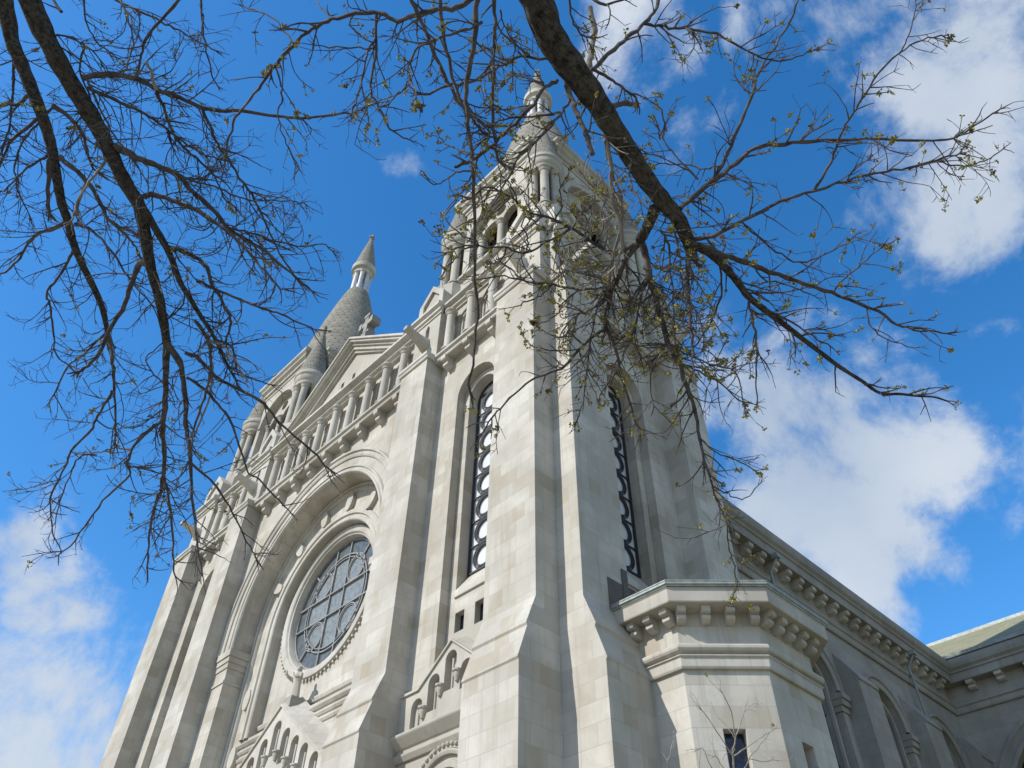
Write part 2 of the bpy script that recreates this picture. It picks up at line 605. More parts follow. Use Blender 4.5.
def bark_tube(mb, pts, radii, n, seed):
    """a limb with ridged bark: the radius follows a noise drawn out along the limb"""
    rows, prev, run = [], None, 0.0
    for i, p in enumerate(pts):
        if i:
            run += (pts[i] - pts[i - 1]).length
        d = (pts[min(len(pts) - 1, i + 1)] - pts[max(0, i - 1)]).normalized()
        side = d.orthogonal().normalized() if prev is None else (prev - d * prev.dot(d)).normalized()
        prev = side
        up = d.cross(side)
        row = []
        for k in range(n + 1):
            t = 2 * PI * (k % n) / n
            q = Vector((math.cos(t), math.sin(t), 0))
            ridge = mnoise.noise(Vector((q.x * 3.4 + seed, q.y * 3.4, run * 2.6)))
            ridge2 = mnoise.noise(Vector((q.x * 8.5, q.y * 8.5 + seed, run * 7.0)))
            lump = mnoise.noise(Vector((q.x * .9 + seed, q.y * .9, run * 2.2)))
            f = 1 + .10 * (1 - 2 * abs(ridge) * 1.6) * .7 + .055 * ridge2 + .10 * lump
            row.append(tuple(p + (side * q.x + up * q.y) * radii[i] * f))
        rows.append(row)
    mb.grid(rows)
    mb.poly(rows[0][:-1])
    mb.poly(rows[-1][:-1])


def copy_of(src, parent, loc=None, rz=None, sx=1.0):
    o = src.copy()
    COL.objects.link(o)
    o.parent = parent
    if loc is not None:
        o.location = loc
    if rz is not None:
        o.rotation_euler = (0, 0, rz)
    if sx != 1.0:
        o.scale = (sx, 1, 1)
    return o


def tag(o, label=None, cat=None, group=None, kind=None):
    for k, v in (('label', label), ('category', cat), ('group', group), ('kind', kind)):
        if v:
            o[k] = v
    return o


def empty(name, loc, label, cat, group=None):
    o = bpy.data.objects.new(name, None)
    COL.objects.link(o)
    o.location = loc
    return tag(o, label, cat, group)


# ------------------------------------------------------------------ ground
def ground():
    mt, nd, lk, bs = new_mat('lawn_grass')
    geo = nd.new('ShaderNodeNewGeometry')
    a = noise(nd, lk, geo.outputs['Position'], 0.6, 6, 0.7)
    lk.new(mixrgb(nd, lk, a, (0.14, 0.135, 0.065), (0.20, 0.175, 0.09)), bs.inputs['Base Color'])
    bs.inputs['Roughness'].default_value = 0.95
    mb = MB()
    s = 900
    mb.poly([(-s, -s, 0), (s, -s, 0), (s, s, 0), (-s, s, 0)])
    tag(mb.build('ground', mt, smooth=0), kind='structure')
    mt2 = plain_material('warm_bounce_paving', (0.38, 0.33, 0.26), 0.9, 0, 0.2, 1.5, 0.2)  # unseen paving, made broad and warm to bounce light onto shaded stone
    mb = MB()
    fr = Fr(0, 0, 1, 0, 0, 1)
    box(mb, fr, -90, 30, -30, 13, -0.3, 0.012)
    tag(mb.build('forecourt_paving', mt2, smooth=0), kind='structure')


ground()

# ------------------------------------------------------------------ church
CL = (-31.8, 16.0, 0.0)
church = empty('church', CL, 'pale limestone church with two spired towers and a rose window', 'church')
CINV = Matrix.Translation((-CL[0], -CL[1], -CL[2]))
FRONT = Fr(0, 16.0, 1, 0, 0, -1)        # a = X, d = distance in front of the main wall plane
XC = -31.8


def part(o, label=None):
    o.parent = church
    o.matrix_parent_inverse = CINV
    if label:
        o['label'] = label
    return o


def child(o, par):
    o.parent = par
    return o


# ---- shared meshes, placed by location
def column_mb(r, h, base=0.22, cap=0.34, n=14):
    mb = MB()
    k = r
    lathe(mb, 0, 0, [(0, 0), (k * 1.45, 0), (k * 1.45, base * .45), (k * 1.25, base * .6), (k * 1.22, base * .8), (k, base), (k * .93, h - cap),
                     (k * 1.12, h - cap + .02), (k * 1.12, h - cap + .07), (k * .95, h - cap + .09), (k * 1.1, h - cap * .5), (k * 1.45, h - .09), (k * 1.5, h - .08), (k * 1.5, h), (0, h)], n)
    return mb


def corbel_mb(w, d, h):
    """two stepped blocks with a rounded underside, hanging below z = 0 and in front of y = 0 (outwards is -y)"""
    mb = MB()
    fr = Fr(0, 0, 1, 0, 0, -1)
    prism(mb, fr, [(0, 0), (d, 0), (d, -.36 * h), (d * .93, -.44 * h), (d * .62, -.50 * h), (d * .62, -.56 * h), (d * .70, -.60 * h), (d * .70, -.84 * h), (d * .58, -.95 * h),
                   (d * .30, -h), (0, -h)], -w / 2, w / 2)
    return mb


col_src = column_mb(0.23, 3.05)
corb_src = corbel_mb(0.36, 0.62, 0.66)
COLUMN = part(col_src.build('gallery_column', M['carved']))
CORBEL = part(corb_src.build('corbel', M['carved']))
used = {'c': False, 'k': False}


def gallery_column(x, y, z):
    o = COLUMN if not used['c'] else part(copy_of(COLUMN, church))
    used['c'] = True
    o.location = (x, y, z)
    return o


def corbel(x, y, z, rz=0.0, s=1.0):
    o = CORBEL if not used['k'] else part(copy_of(CORBEL, church))
    used['k'] = True
    o.location = (x, y, z)
    o.rotation_euler = (0, 0, rz)
    o.scale = (s, s, s)
    return o


def face_rot(fr):
    # rotation that turns a part facing -y to face along the frame's outward normal
    return math.atan2(fr.n[1], fr.n[0]) + PI / 2


def fplace(fr, a, d, h):
    return fr.p(a, d, h)


# ---- lancet window in a frame
def lancet(fr, a, dg, h0, hs, r, glass):
    """frame bars with a chain of rings; pale glazing behind"""
    g = MB()
    plate(g, fr, arch(a, r + .06, hs, h0 - .1), [], dg - .03, None)
    g = part(g.build('lancet_window', glass))
    t = MB()
    w = .045
    # border
    arch_mould(t, fr, a, hs, [(r, dg), (r, dg + .08), (r - .05, dg + .06), (r - .05, dg)], h0=h0, n=20)
    box(t, fr, a - r, a + r, dg, dg + .075, h0 - .03, h0 + .05)
    n = 8
    step = (hs + .35 - h0) / n
    for i in range(n):
        c = h0 + step * (i + .5)
        for rr, ww in ((min(r - .10, step * .5 - .02), .055), (min(r - .20, step * .5 - .10), .04), (min(r - .26, step * .5 - .155), .028)):
            arch_mould(t, fr, a, c, [(rr + ww / 2, dg), (rr + ww / 2, dg + .06), (rr - ww / 2, dg + .06), (rr - ww / 2, dg)], n=16, full=True)
        box(t, fr, a - r, a + r, dg, dg + .07, h0 + step * (i + 1) - .022, h0 + step * (i + 1) + .022)
        for sgn in (-1, 1):
            box(t, fr, a + sgn * (r - .09) - .015, a + sgn * (r - .09) + .015, dg, dg + .055, h0 + step * i + .03, h0 + step * (i + 1) - .03)
    child(t.build('tracery', M['lead']), g)
    return g


# ---- buttress with two weathered set-offs
def buttress(fr, a0, a1, d_hi, d_mid, d_lo, d_back, top=30.12, s0=13.89, s1=12.85, s2=11.70):
    mb = MB()
    prism(mb, fr, [(d_back, 0), (d_lo, 0), (d_lo, s2 - .06), (d_lo + .045, s2), (d_mid + .0, s1 - .08), (d_mid + .045, s1), (d_hi, s0), (d_hi, top), (d_back, top)], a0, a1)
    o = part(mb.build('buttress', M['ashlar'], smooth=0))
    cp = MB()
    e = .06
    prism(cp, fr, [(d_back, top), (d_hi + .06, top), (d_hi + .10, top + .06), (d_hi + .10, top + .16), (d_hi + .16, top + .22), (d_hi + .16, top + .40), (d_back, top + .52)], a0 - .1, a1 + .1)
    child(cp.build('cap', M['carved'], smooth=0), o)
    return o


def gargoyle(fr, a, d, h):
    mb = MB()
    rows = []
    for dd, hh, w, t in ((-.2, .0, .34, .40), (.12, .0, .30, .38), (.45, .08, .24, .27), (.85, .20, .20, .18), (1.15, .27, .18, .15), (1.34, .30, .19, .16), (1.42, .32, .15, .12)):
        p = fr.p(a, d + dd, h + hh)
        sx, sy = fr.u
        rows.append([(p[0] + sx * w * c, p[1] + sy * w * c, p[2] + t * q) for c, q in ((-1, -.5), (-.8, -1), (.8, -1), (1, -.5), (1, .7), (.6, 1), (-.6, 1), (-1, .7), (-1, -.5))])
    mb.grid(rows)
    mb.poly(rows[0][:-1])
    mb.poly(rows[-1][:-1])
    return part(mb.build('gargoyle', M['carved'], smooth=50))


def pier_and_gablet(fr, a0, a1):
    mb = MB()
    c = (a0 + a1) / 2
    d0, d1 = 4.7, 5.36
    # pier through the gallery, with a slit
    slit = [(c - .16, 32.2), (c + .16, 32.2), (c + .16, 33.6), (c, 33.85), (c - .16, 33.6)]
    plate(mb, fr, [(a0, 30.5), (a1, 30.5), (a1, 34.2), (a0, 34.2)], [slit], d1, d1 - .25)
    plate(mb, fr, slit, [], d1 - .25, None)
    for a in (a0, a1):
        mb.poly([fr.p(a, d0, 30.5), fr.p(a, d1, 30.5), fr.p(a, d1, 34.2), fr.p(a, d0, 34.2)])
    o = part(mb.build('gallery_pier', M['ashlar'], smooth=0))
    g = MB()
    outl = [(a0, 34.9), (a1, 34.9), (a1, 36.15), (c, 37.35), (a0, 36.15)]
    k = .36
    inn = [(a0 + k, 35.25), (a1 - k, 35.25), (a1 - k, 36.02), (c, 36.85), (a0 + k, 36.02)]
    plate(g, fr, outl, [inn], d1 + .03, d1 - .13)
    plate(g, fr, inn, [], d1 - .13, None)
    db = 3.6
    for i in range(len(outl)):
        (p0, q0), (p1, q1) = outl[i], outl[(i + 1) % len(outl)]
        g.poly([fr.p(p0, d1 + .03, q0), fr.p(p1, d1 + .03, q1), fr.p(p1, db, q1), fr.p(p0, db, q0)])
    plate(g, fr, outl, [], db, None)
    child(g.build('gablet', M['carved'], smooth=0), o)
    return o


CORN_G = [(0, 34.08), (.16, 34.08), (.16, 34.20), (.30, 34.28), (.30, 34.46), (.52, 34.58), (.52, 34.76), (.44, 34.90), (0, 34.95)]   # gallery cornice (offset, height)
LEDGE_G = [(0, 30.05), (.56, 30.05), (.60, 30.12), (.60, 30.22), (.72, 30.30), (.72, 30.44), (.66, 30.50), (0, 30.62)]


# ---- corner turret: six columns carrying a ring and a stone cone
def make_turret(x, y):
    mb = MB()
    lathe(mb, 0, 0, [(0, 42.05), (.95, 42.05), (.98, 42.15), (.98, 42.32), (1.06, 42.42), (1.10, 42.6), (1.10, 42.85), (1.18, 42.95), (1.18, 43.2), (1.12, 43.32), (1.02, 43.38)], 28)
    o = part(mb.build('corner_turret', M['weathered']))
    o.location = (x, y, 0)
    c = MB()
    prof = [(1.10, 43.30)]
    for i in range(1, 9):
        t = i / 9
        prof.append((1.10 * (1 - t) ** 0.93 + .09 * t, 43.3 + 5.4 * t))
    prof += [(.12, 48.6), (.17, 48.72), (.17, 48.85), (.08, 49.0), (.15, 49.2), (.12, 49.4), (0, 49.5)]
    lathe(c, 0, 0, prof, 24)
    child(c.build('cone_roof', M['scale']), o)
    b = MB()
    lathe(b, 0, 0, [(0, 36.0), (1.12, 36.0), (1.12, 37.9), (1.02, 38.1), (0, 38.15)], 8)
    child(b.build('pedestal', M['weathered'], smooth=0), o)
    cm = column_mb(.26, 3.95, .25, .42)
    first = None
    for k in range(6):
        t = 2 * PI * (k + .25) / 6
        if first is None:
            first = child(cm.build('colonnette', M['weathered']), o)
            q = first
        else:
            q = copy_of(first, o)
        q.location = (.70 * math.cos(t), .70 * math.sin(t), 38.12)
    return o


def copy_tree(o, loc):
    c = part(copy_of(o, church))
    c.location = loc
    for ch in o.children:
        d = copy_of(ch, c)
    return c


SPIRE_PROF = [(4.05, 46.3), (3.72, 48.0), (3.36, 49.9), (2.98, 51.8), (2.60, 53.6), (2.22, 55.4), (1.86, 57.0), (1.54, 58.3), (1.28, 59.3), (1.06, 60.0), (.94, 60.2), (0, 60.25)]


def make_spire(x, y):
    mb = MB()
    lathe(mb, 0, 0, smooth_path(SPIRE_PROF[:-1], 3) + [SPIRE_PROF[-1]], 48)
    o = part(mb.build('spire', M['scale']))
    o.location = (x, y, 0)
    k = MB()
    lathe(k, 0, 0, [(0, 62.95), (.86, 62.95), (.90, 63.05), (.90, 63.32), (1.06, 63.42), (1.16, 63.5), (1.18, 63.75), (1.18, 64.05), (1.08, 64.14), (.94, 64.2)], 24)
    child(k.build('lantern_ring', M['carved']), o)
    k = MB()
    lathe(k, 0, 0, [(1.10, 64.1), (.92, 65.2), (.70, 66.5), (.46, 67.8), (.22, 69.0), (.15, 69.1)], 20)
    child(k.build('lantern_cone', M['scale']), o)
    k = MB()
    lathe(k, 0, 0, [(.15, 69.0), (.24, 69.15), (.24, 69.25), (.10, 69.35), (.18, 69.6), (.20, 69.8), (.09, 69.95), (.11, 70.1), (0, 70.3)], 12)
    for t in range(4):
        lathe(k, .20 * math.cos(t * PI / 2), .20 * math.sin(t * PI / 2), [(0, 69.5), (.12, 69.62), (.12, 69.82), (0, 69.92)], 8)
    child(k.build('finial', M['oldstone']), o)
    cm = column_mb(.215, 2.85, .15, .25, 12)
    first = None
    for i in range(7):
        t = 2 * PI * (i + .35) / 7
        if first is None:
            first = child(cm.build('lantern_column', M['metalcol']), o)
            q = first
        else:
            q = copy_of(first, o)
        q.location = (.68 * math.cos(t), .68 * math.sin(t), 60.15)
    return o


# ---- tower
def tower_face(mb, fr, c0=0.0):
    """wall of one tower side with its tall arched recess and lancet"""
    hole = arch(c0, 1.25, 27.0, 11.0)
    plate(mb, fr, [(-4.85, 0), (4.85, 0), (4.85, 34.2), (-4.85, 34.2)], [hole] + [arch(c, .52, 33.1, 31.0, 14) for c in (-1.01, .61)], 4.85, 4.43)
    for c in (-1.01, .61):
        plate(mb, fr, arch(c, .53, 33.1, 30.98, 14), [arch(c, .36, 33.1, 31.0, 14)], 4.76, 4.66)
        plate(mb, fr, arch(c, .38, 33.1, 30.98, 14), [], 4.665, None)
    w1 = [(-.68, 15.2), (-.18, 15.2), (-.18, 15.98), (-.68, 15.98)]
    w2 = [(.40, 15.15), (.90, 15.15), (.90, 16.02), (.40, 16.02)]
    plate(mb, fr, [(c0 - 1.35, 10.8), (c0 + 1.35, 10.8), (c0 + 1.35, 28.4), (c0 - 1.35, 28.4)], [arch(c0, .87, 26.98, 16.6), w1, w2], 4.425, 3.80)
    prism(mb, fr, [(3.80, 17.88), (4.44, 16.96), (4.50, 16.84), (4.50, 16.62), (4.30, 16.55), (3.80, 16.55)], c0 - .87, c0 + .87)


def tower_front_gable(fr):
    mb = MB()
    e0, ap = 13.20, 14.45
    half = 1.62
    outl = [(-2.57, 11.4), (2.48, 11.4), (2.48, e0), (half, e0), (0, ap), (-half, e0), (-2.57, e0)]
    holes = []
    for c, top, bot in ((-1.66, 12.95, 11.95), (-.83, 13.55, 12.3), (0, 14.12, 12.75), (.83, 13.55, 12.6), (1.66, 12.95, 11.95)):
        holes.append(arch(c, .29, top - .29, bot, 12))
    plate(mb, fr, outl, holes, 5.02, 4.72)
    plate(mb, fr, outl, [], 4.72, None)
    # sloped weathering behind the rake
    bk = [(a, h + .38) for a, h in outl]
    for i in range(2, 6):
        (a0, h0), (a1, h1) = outl[i], outl[i + 1]
        mb.poly([fr.p(a0, 5.02, h0), fr.p(a1, 5.02, h1), fr.p(a1, 4.40, h1 + .45), fr.p(a0, 4.40, h0 + .45)])
    o = part(mb.build('portal_gable', M['carved'], smooth=30))
    k = MB()
    rk = [(-2.57, e0), (-half, e0), (0, ap), (half, e0), (2.48, e0)]
    for i in range(4):
        (a0, h0), (a1, h1) = rk[i], rk[i + 1]
        slab(k, fr, [(a0, h0), (a1, h1), (a1, h1 + .09), (a0, h0 + .09)], 4.9, 5.09)
    child(k.build('coping', M['carved'], smooth=0), o)
    k = MB()
    for c, bot, top in ((-1.66, 11.95, 12.7), (-.83, 11.9, 13.2), (0, 11.9, 13.8), (.83, 11.9, 13.2)):
        lathe(k, *fr.p(c + .1, 4.98, 0)[:2], [(.045, bot), (.045, top)], 8)
    for c, h in ((-1.25, 12.35), (-.42, 12.85), (.42, 13.1), (1.2, 12.5)):
        p = fr.p(c, 5.05, 0)
        lathe(k, p[0], p[1], [(0, h - .22), (.07, h - .2), (.10, h - .1), (.14, h), (.14, h + .08), (.19, h + .12), (.19, h + .18), (0, h + .18)], 10)
    child(k.build('colonnettes', M['carved']), o)
    b = MB()
    prism(b, fr, [(4.7, 11.02), (4.98, 11.02), (5.08, 11.18), (5.08, 11.24), (5.0, 11.28), (5.0, 11.38), (5.06, 11.42), (5.30, 11.70), (5.32, 11.74), (5.32, 11.80), (4.95, 11.93), (4.7, 11.93)], -2.57, 2.48)
    child(b.build('band', M['carved'], smooth=0), o)
    d = MB()
    plate(d, fr, [(-2.57, 0), (2.48, 0), (2.48, 11.1), (-2.57, 11.1)], [arch(0, 1.0, 9.3, 0.02)], 4.90, 4.3)
    arch_mould(d, fr, 0, 9.3, [(1.02, 4.9), (1.02, 4.98), (1.22, 5.0), (1.24, 4.9)], n=24)
    arch_mould(d, fr, 0, 9.3, [(1.40, 4.9), (1.40, 5.02), (1.50, 5.06), (1.56, 5.0), (1.58, 4.9)], n=24)
    arch_mould(d, fr, 0, 9.3, [(1.58, 4.9), (1.58, 4.97), (1.84, 4.97), (1.88, 4.9)], n=24)
    for i in range(26):
        t = PI * (i + .5) / 26
        p = fr.p(1.71 * math.cos(t), 4.98, 9.3 + 1.71 * math.sin(t))
        rr = .085
        for q in range(1):
            lathe(d, p[0], p[1], [(0, p[2] - rr), (rr * .8, p[2] - rr * .6), (rr, p[2]), (rr * .8, p[2] + rr * .6), (0, p[2] + rr)], 8)
    plate(d, fr, arch(0, 1.02, 9.3, 0.02), [], 4.32, None)
    child(d.build('portal', M['carved'], smooth=30), o)


def belfry_parts(fr, mb, k):
    """arched bell opening of one side: k gets the inner tracery plate, mb the wall"""
    plate(mb, fr, [(-2.75, 34.9), (2.75, 34.9), (2.75, 46.0), (-2.75, 46.0)], [arch(0, 2.2, 41.9, 38.35)], 4.10, 3.55)
    plate(k, fr, arch(0, 2.25, 41.9, 38.3), [arch(-.88, .72, 42.0, 38.6, 14), arch(.88, .72, 42.0, 38.6, 14), circle(0, .42, 43.25, 18)], 3.62, 3.2)
    prism(mb, fr, [(3.6, 38.55), (4.12, 38.42), (4.34, 38.30), (4.40, 38.2), (4.40, 38.02), (4.28, 37.9), (4.16, 37.85), (4.1, 37.6), (3.6, 37.6)], -2.75, 2.75)
    arch_mould(mb, fr, 0, 41.9, [(2.2, 4.10), (2.22, 4.18), (2.5, 4.18), (2.58, 4.10)], n=24)


def build_tower(cx, s, full_right):
    cy = 20.85
    f = Fr(cx, cy, s, 0, 0, -1)
    rt = Fr(cx, cy, 0, 1, 1, 0)
    bk = Fr(cx, cy, -1, 0, 0, 1)
    lf = Fr(cx, cy, 0, -1, -1, 0)
    mb = MB()
    tower_face(mb, f, .12)
    if full_right:
        tower_face(mb, rt)
    for q in ([] if full_right else [rt]) + [bk, lf]:
        plate(mb, q, [(-4.85, 0), (4.85, 0), (4.85, 34.2), (-4.85, 34.2)], [], 4.85, None)
    box(mb, f, -4.8, 4.8, -4.8, 4.8, 34.19, 35.0)
    o = part(mb.build('bell_tower', M['ashlar'], smooth=30))
    # dark little windows
    for q in ([f, rt] if full_right else [f]):
        g = MB()
        box(g, q, -.8, 1.02, 4.12, 4.16, 15.0, 16.2)
        child(g.build('slit_window', M['darkglass'], smooth=0), o)
        lancet(q, .12 if q is f else 0, 3.86, 17.80, 26.98, .87, M['paleglass'])
    tower_front_gable(f)
    if full_right:
        g = MB()
        box(g, rt, -3.62, -2.90, 5.80, 5.875, 13.92, 15.05)  # dark brown patch on the side buttress
        box(g, rt, -2.89, -2.62, 5.80, 5.90, 13.92, 15.66)
        box(g, rt, -1.06, .6, 4.40, 4.46, 14.2, 16.5)  # shade below the window sill, painted as a dark brown sheet
        child(g.build('dark_panels', M['brownpanel'], smooth=0), o)
    # buttresses
    butts = [(f, 2.48, 4.855), (f, -4.65, -2.57)]
    if full_right:
        butts += [(rt, -4.83, -2.55), (rt, 2.62, 4.90)]
    else:
        butts += [(rt, -4.83, -2.55)]
    for q, a0, a1 in butts:
        if q is rt and not full_right:
            pier_and_gablet(q, a0, a1)
            continue
        dl = 6.55 if q is f else 6.73
        buttress(q, a0, a1, 5.85, 6.22, 6.55, 4.6)
        pier_and_gablet(q, a0, a1)
        gargoyle(q, (a0 + a1) / 2, 5.35, 32.25)
    # gallery on each visible side
    for q in (f, rt):
        top = MB()
        prism(top, q, [(4.80 + dd, h) for dd, h in CORN_G], -4.95, 4.95)
        for a0, a1 in ((2.48, 4.9), (-4.75, -2.55)):
            prism(top, q, [(5.30 + dd * .75, h + .004) for dd, h in CORN_G], a0 - .08, a1 + .08)
        part(top.build('gallery_cornice', M['carved'], smooth=0))
        if q is rt and not full_right:
            continue
        led = MB()
        prism(led, q, [(4.80 + dd, h) for dd, h in LEDGE_G], -2.57, 2.50)
        part(led.build('gallery_ledge', M['carved'], smooth=0))
        for a in (-1.82, -.2, 1.42):
            p = q.p(a, 5.22, 30.56)
            c = gallery_column(*p)
            p = q.p(a, 4.84, 30.06)
            corbel(*p, rz=face_rot(q))
    # belfry: cross plan with the corners cut out for the turrets
    w, k, core = MB(), MB(), MB()
    for q in (f, rt, bk, lf):
        belfry_parts(q, w, k)
    hw, d = 2.75, 4.10
    plan = [(hw, d), (hw, hw), (d, hw), (d, -hw), (hw, -hw), (hw, -d), (-hw, -d), (-hw, -hw), (-d, -hw), (-d, hw), (-hw, hw), (-hw, d)]
    for i in (0, 1, 3, 4, 6, 7, 9, 10):
        (x0, y0), (x1, y1) = plan[i], plan[i + 1 if i < 11 else 0]
        w.poly([(cx + x0, cy + y0, 34.9), (cx + x1, cy + y1, 34.9), (cx + x1, cy + y1, 46), (cx + x0, cy + y0, 46)])
    b = part(w.build('belfry', M['weathered'], smooth=30))
    child(k.build('bell_opening', M['weathered'], smooth=30), b)
    mk = MB()
    lathe(mk, cx, cy, [(0, 35), (2.6, 35), (2.6, 46.5), (0, 46.5)], 12)
    child(mk.build('bell_chamber', M['brownpanel']), b)
    cmb = column_mb(.24, 3.5, .22, .36)
    first = None
    for q in (f, rt, bk, lf):
        for a in (-1.72, 0, 1.72):
            if first is None:
                first = child(cmb.build('belfry_column', M['weathered']), b)
                z = first
            else:
                z = copy_of(first, b)
            z.location = q.p(a, 3.58, 38.5)
    cr = MB()
    hw2 = 2.85
    plan2 = [(cx + x * (hw2 / hw if abs(x) == hw else 1), cy + y * (hw2 / hw if abs(y) == hw else 1)) for x, y in plan]
    mould(cr, plan2[::-1], [(-1.2, 45.2), (.06, 45.2), (.06, 45.42), (.20, 45.52), (.20, 45.75), (.42, 45.95), (.42, 46.12), (.60, 46.3), (.60, 46.55), (.5, 46.75), (-1.2, 46.9)], closed=True)
    child(cr.build('belfry_cornice', M['weathered'], smooth=0), b)
    lid = MB()
    lid.poly([(cx + x, cy + y, 46.85) for x, y in plan])
    child(lid.build('belfry_roof', M['oldstone'], smooth=0), b)
    return o


build_tower(-19.6, 1, True)
build_tower(-44.0, -1, False)
tur = None
for tx in (-19.6, -44.0):
    for sx in (-1, 1):
        for sy in (-1, 1):
            loc = (tx + 3.75 * sx, 20.85 + 3.75 * sy, 0)
            if tur is None:
                tur = make_turret(loc[0], loc[1])
            else:
                copy_tree(tur, loc)
spire = make_spire(-19.75, 20.85)
copy_tree(spire, (-43.85, 20.85, 0))


# ---- central bay
def facade():
    C = Fr(XC, 16.0, 1, 0, 0, -1)
    mb = MB()
    big = arch(0, 6.10, 21.9, 0.02, 40)
    niches = [arch(1.62 * (k + .5), .52, 33.1, 31.0, 14) for k in range(-4, 4)]
    plate(mb, C, [(-7.35, 0), (7.35, 0), (7.35, 34.2), (-7.35, 34.2)], [big] + niches, 0, -.42)
    for k in range(-4, 4):
        plate(mb, C, arch(1.62 * (k + .5), .53, 33.1, 30.98, 14), [arch(1.62 * (k + .5), .36, 33.1, 31.0, 14)], -.09, -.19)
        plate(mb, C, arch(1.62 * (k + .5), .38, 33.1, 30.98, 14), [], -.185, None)
    # deep soffit of the great arch
    arch_mould(mb, C, 0, 21.9, [(6.10, -.40), (6.12, -1.20)], h0=0.02, n=40)
    # wall inside the arch with the stilted recess for the rose
    plate(mb, C, [(-6.6, 0), (6.6, 0), (6.6, 28.6), (-6.6, 28.6)], [arch(0, 4.30, 21.5, 15.95, 36)], -1.18, -1.68)
    plate(mb, C, [(-4.4, 15.8), (4.4, 15.8), (4.4, 26.0), (-4.4, 26.0)], [circle(0, 3.60, 21.75, 64)], -1.65, -1.9)
    o = part(mb.build('facade_wall', M['ashlar'], smooth=30))
    k = MB()
    # archivolt mouldings round the great arch
    arch_mould(k, C, 0, 21.9, [(6.08, -.02), (6.10, .05), (6.16, .11), (6.26, .11), (6.30, .04), (6.40, .04), (6.44, .11), (6.52, .11), (6.56, 0)], h0=20.6, n=44)
    arch_mould(k, C, 0, 21.9, [(7.05, 0), (7.05, .06), (7.14, .12), (7.22, .12), (7.26, .06), (7.34, .06), (7.38, .16), (7.50, .16), (7.54, 0)], h0=20.6, n=44)
    arch_mould(k, C, 0, 21.9, [(6.11, -1.19), (6.11, -1.02), (6.03, -.98), (5.95, -1.02), (5.93, -1.10), (5.84, -1.10), (5.82, -1.04), (5.74, -1.02), (5.68, -1.10), (5.66, -1.19)], h0=0.05, n=44)
    child(k.build('archivolt', M['carved']), o)
    for s in (-1, 1):
        k = MB()
        q = Fr(XC, 16.0, s, 0, 0, -1)
        x0, x1 = (6.12, 7.34)
        for h0, h1, e in ((20.25, 20.62, .16), (19.95, 20.25, .10), (19.65, 19.95, .05), (18.85, 18.98, .05)):
            box(k, q, x0 - e, x1, -1.1, e, h0, h1)
        child(k.build('impost', M['carved'], smooth=0), o)
    # hood over the rose recess with shields
    k = MB()
    arch_mould(k, C, 0, 21.5, [(4.28, -1.3), (4.28, -1.12), (4.34, -1.06), (4.52, -1.06), (4.56, -1.11), (4.62, -1.11), (4.66, -1.02), (4.86, -1.02), (4.96, -1.1), (4.98, -1.18)], h0=15.95, n=40)
    child(k.build('rose_hood', M['carved']), o)
    for i in range(8):
        sh = MB()
        if i < 6:
            t = R(28 + 24.8 * i)
            a, h, rot = 5.45 * math.cos(t), 21.5 + 5.45 * math.sin(t), t - PI / 2
        else:
            a, h, rot = ((-5.1, 18.0, 0), (-5.1, 15.2, 0))[i - 6]
        outl = []
        for j in range(16):
            u = 2 * PI * j / 16
            x_, y_ = .30 * math.cos(u), .52 * math.sin(u) * (1 if math.sin(u) > 0 else 1.1)
            outl.append((a + x_ * math.cos(rot) - y_ * math.sin(rot), h + x_ * math.sin(rot) + y_ * math.cos(rot)))
        slab(sh, C, outl, -1.2, -.96)
        child(sh.build('shield', M['carved'], smooth=40), o)
    # strings below the rose
    k = MB()
    for h, e in ((16.55, .14), (15.95, .10)):
        prism(k, C, [(-1.7, h - .22), (-1.66 + e, h - .2), (-1.60 + e, h - .06), (-1.60 + e, h), (-1.7, h + .05)], -4.3, 4.3)
    for h, e in ((15.72, .16), (15.38, .12), (15.05, .10)):
        prism(k, C, [(-1.2, h - .16), (-1.18 + e * .4, h - .15), (-1.18 + e, h - .04), (-1.18 + e, h), (-1.2, h + .08)], -5.0, 5.0)
    child(k.build('string_course', M['carved'], smooth=0), o)

    # rose window
    g = MB()
    plate(g, C, circle(0, 2.46, 21.75, 64), [], -2.02, None)
    g = part(g.build('rose_window', M['roseglass']))
    k = MB()
    plate(k, C, circle(0, 3.5, 21.75, 64), [circle(0, 2.46, 21.75, 64)], -2.02, None)
    child(k.build('outer_glass', M['roseouter']), g)
    k = MB()
    arch_mould(k, C, 0, 21.75, [(4.02, -1.66), (4.02, -1.58), (3.96, -1.49), (3.66, -1.49), (3.60, -1.53), (3.57, -1.60), (3.50, -1.62), (3.47, -1.68), (3.44, -2.10)], n=36, full=True)
    for i in range(84):
        t = 2 * PI * i / 84
        co, si = math.cos(t), math.sin(t)
        pts = [(4.01, -.05), (4.14, -.05), (4.14, .05), (4.01, .05)]
        slab(k, C, [(r_ * co - w_ * si, 21.75 + r_ * si + w_ * co) for r_, w_ in pts], -1.66, -1.55)
    child(k.build('stone_ring', M['carved'], smooth=40), g)
    k = MB()

    def bar(x0, y0, x1, y1, w=.05, d0=-2.02, d1=-1.93):
        dx, dy = x1 - x0, y1 - y0
        L = math.hypot(dx, dy)
        nx, ny = -dy / L * w, dx / L * w
        slab(k, C, [(x0 + nx, 21.75 + y0 + ny), (x1 + nx, 21.75 + y1 + ny), (x1 - nx, 21.75 + y1 - ny), (x0 - nx, 21.75 + y0 - ny)], d0, d1)

    def ring(cx_, cy_, r_, w=.05, d1=-1.93):
        arch_mould(k, C, cx_, 21.75 + cy_, [(r_ + w, -2.02), (r_ + w, d1), (r_ - w, d1), (r_ - w, -2.02)], n=24, full=True)
    ring(0, 0, 3.38, .045)
    ring(0, 0, 2.58, .034)
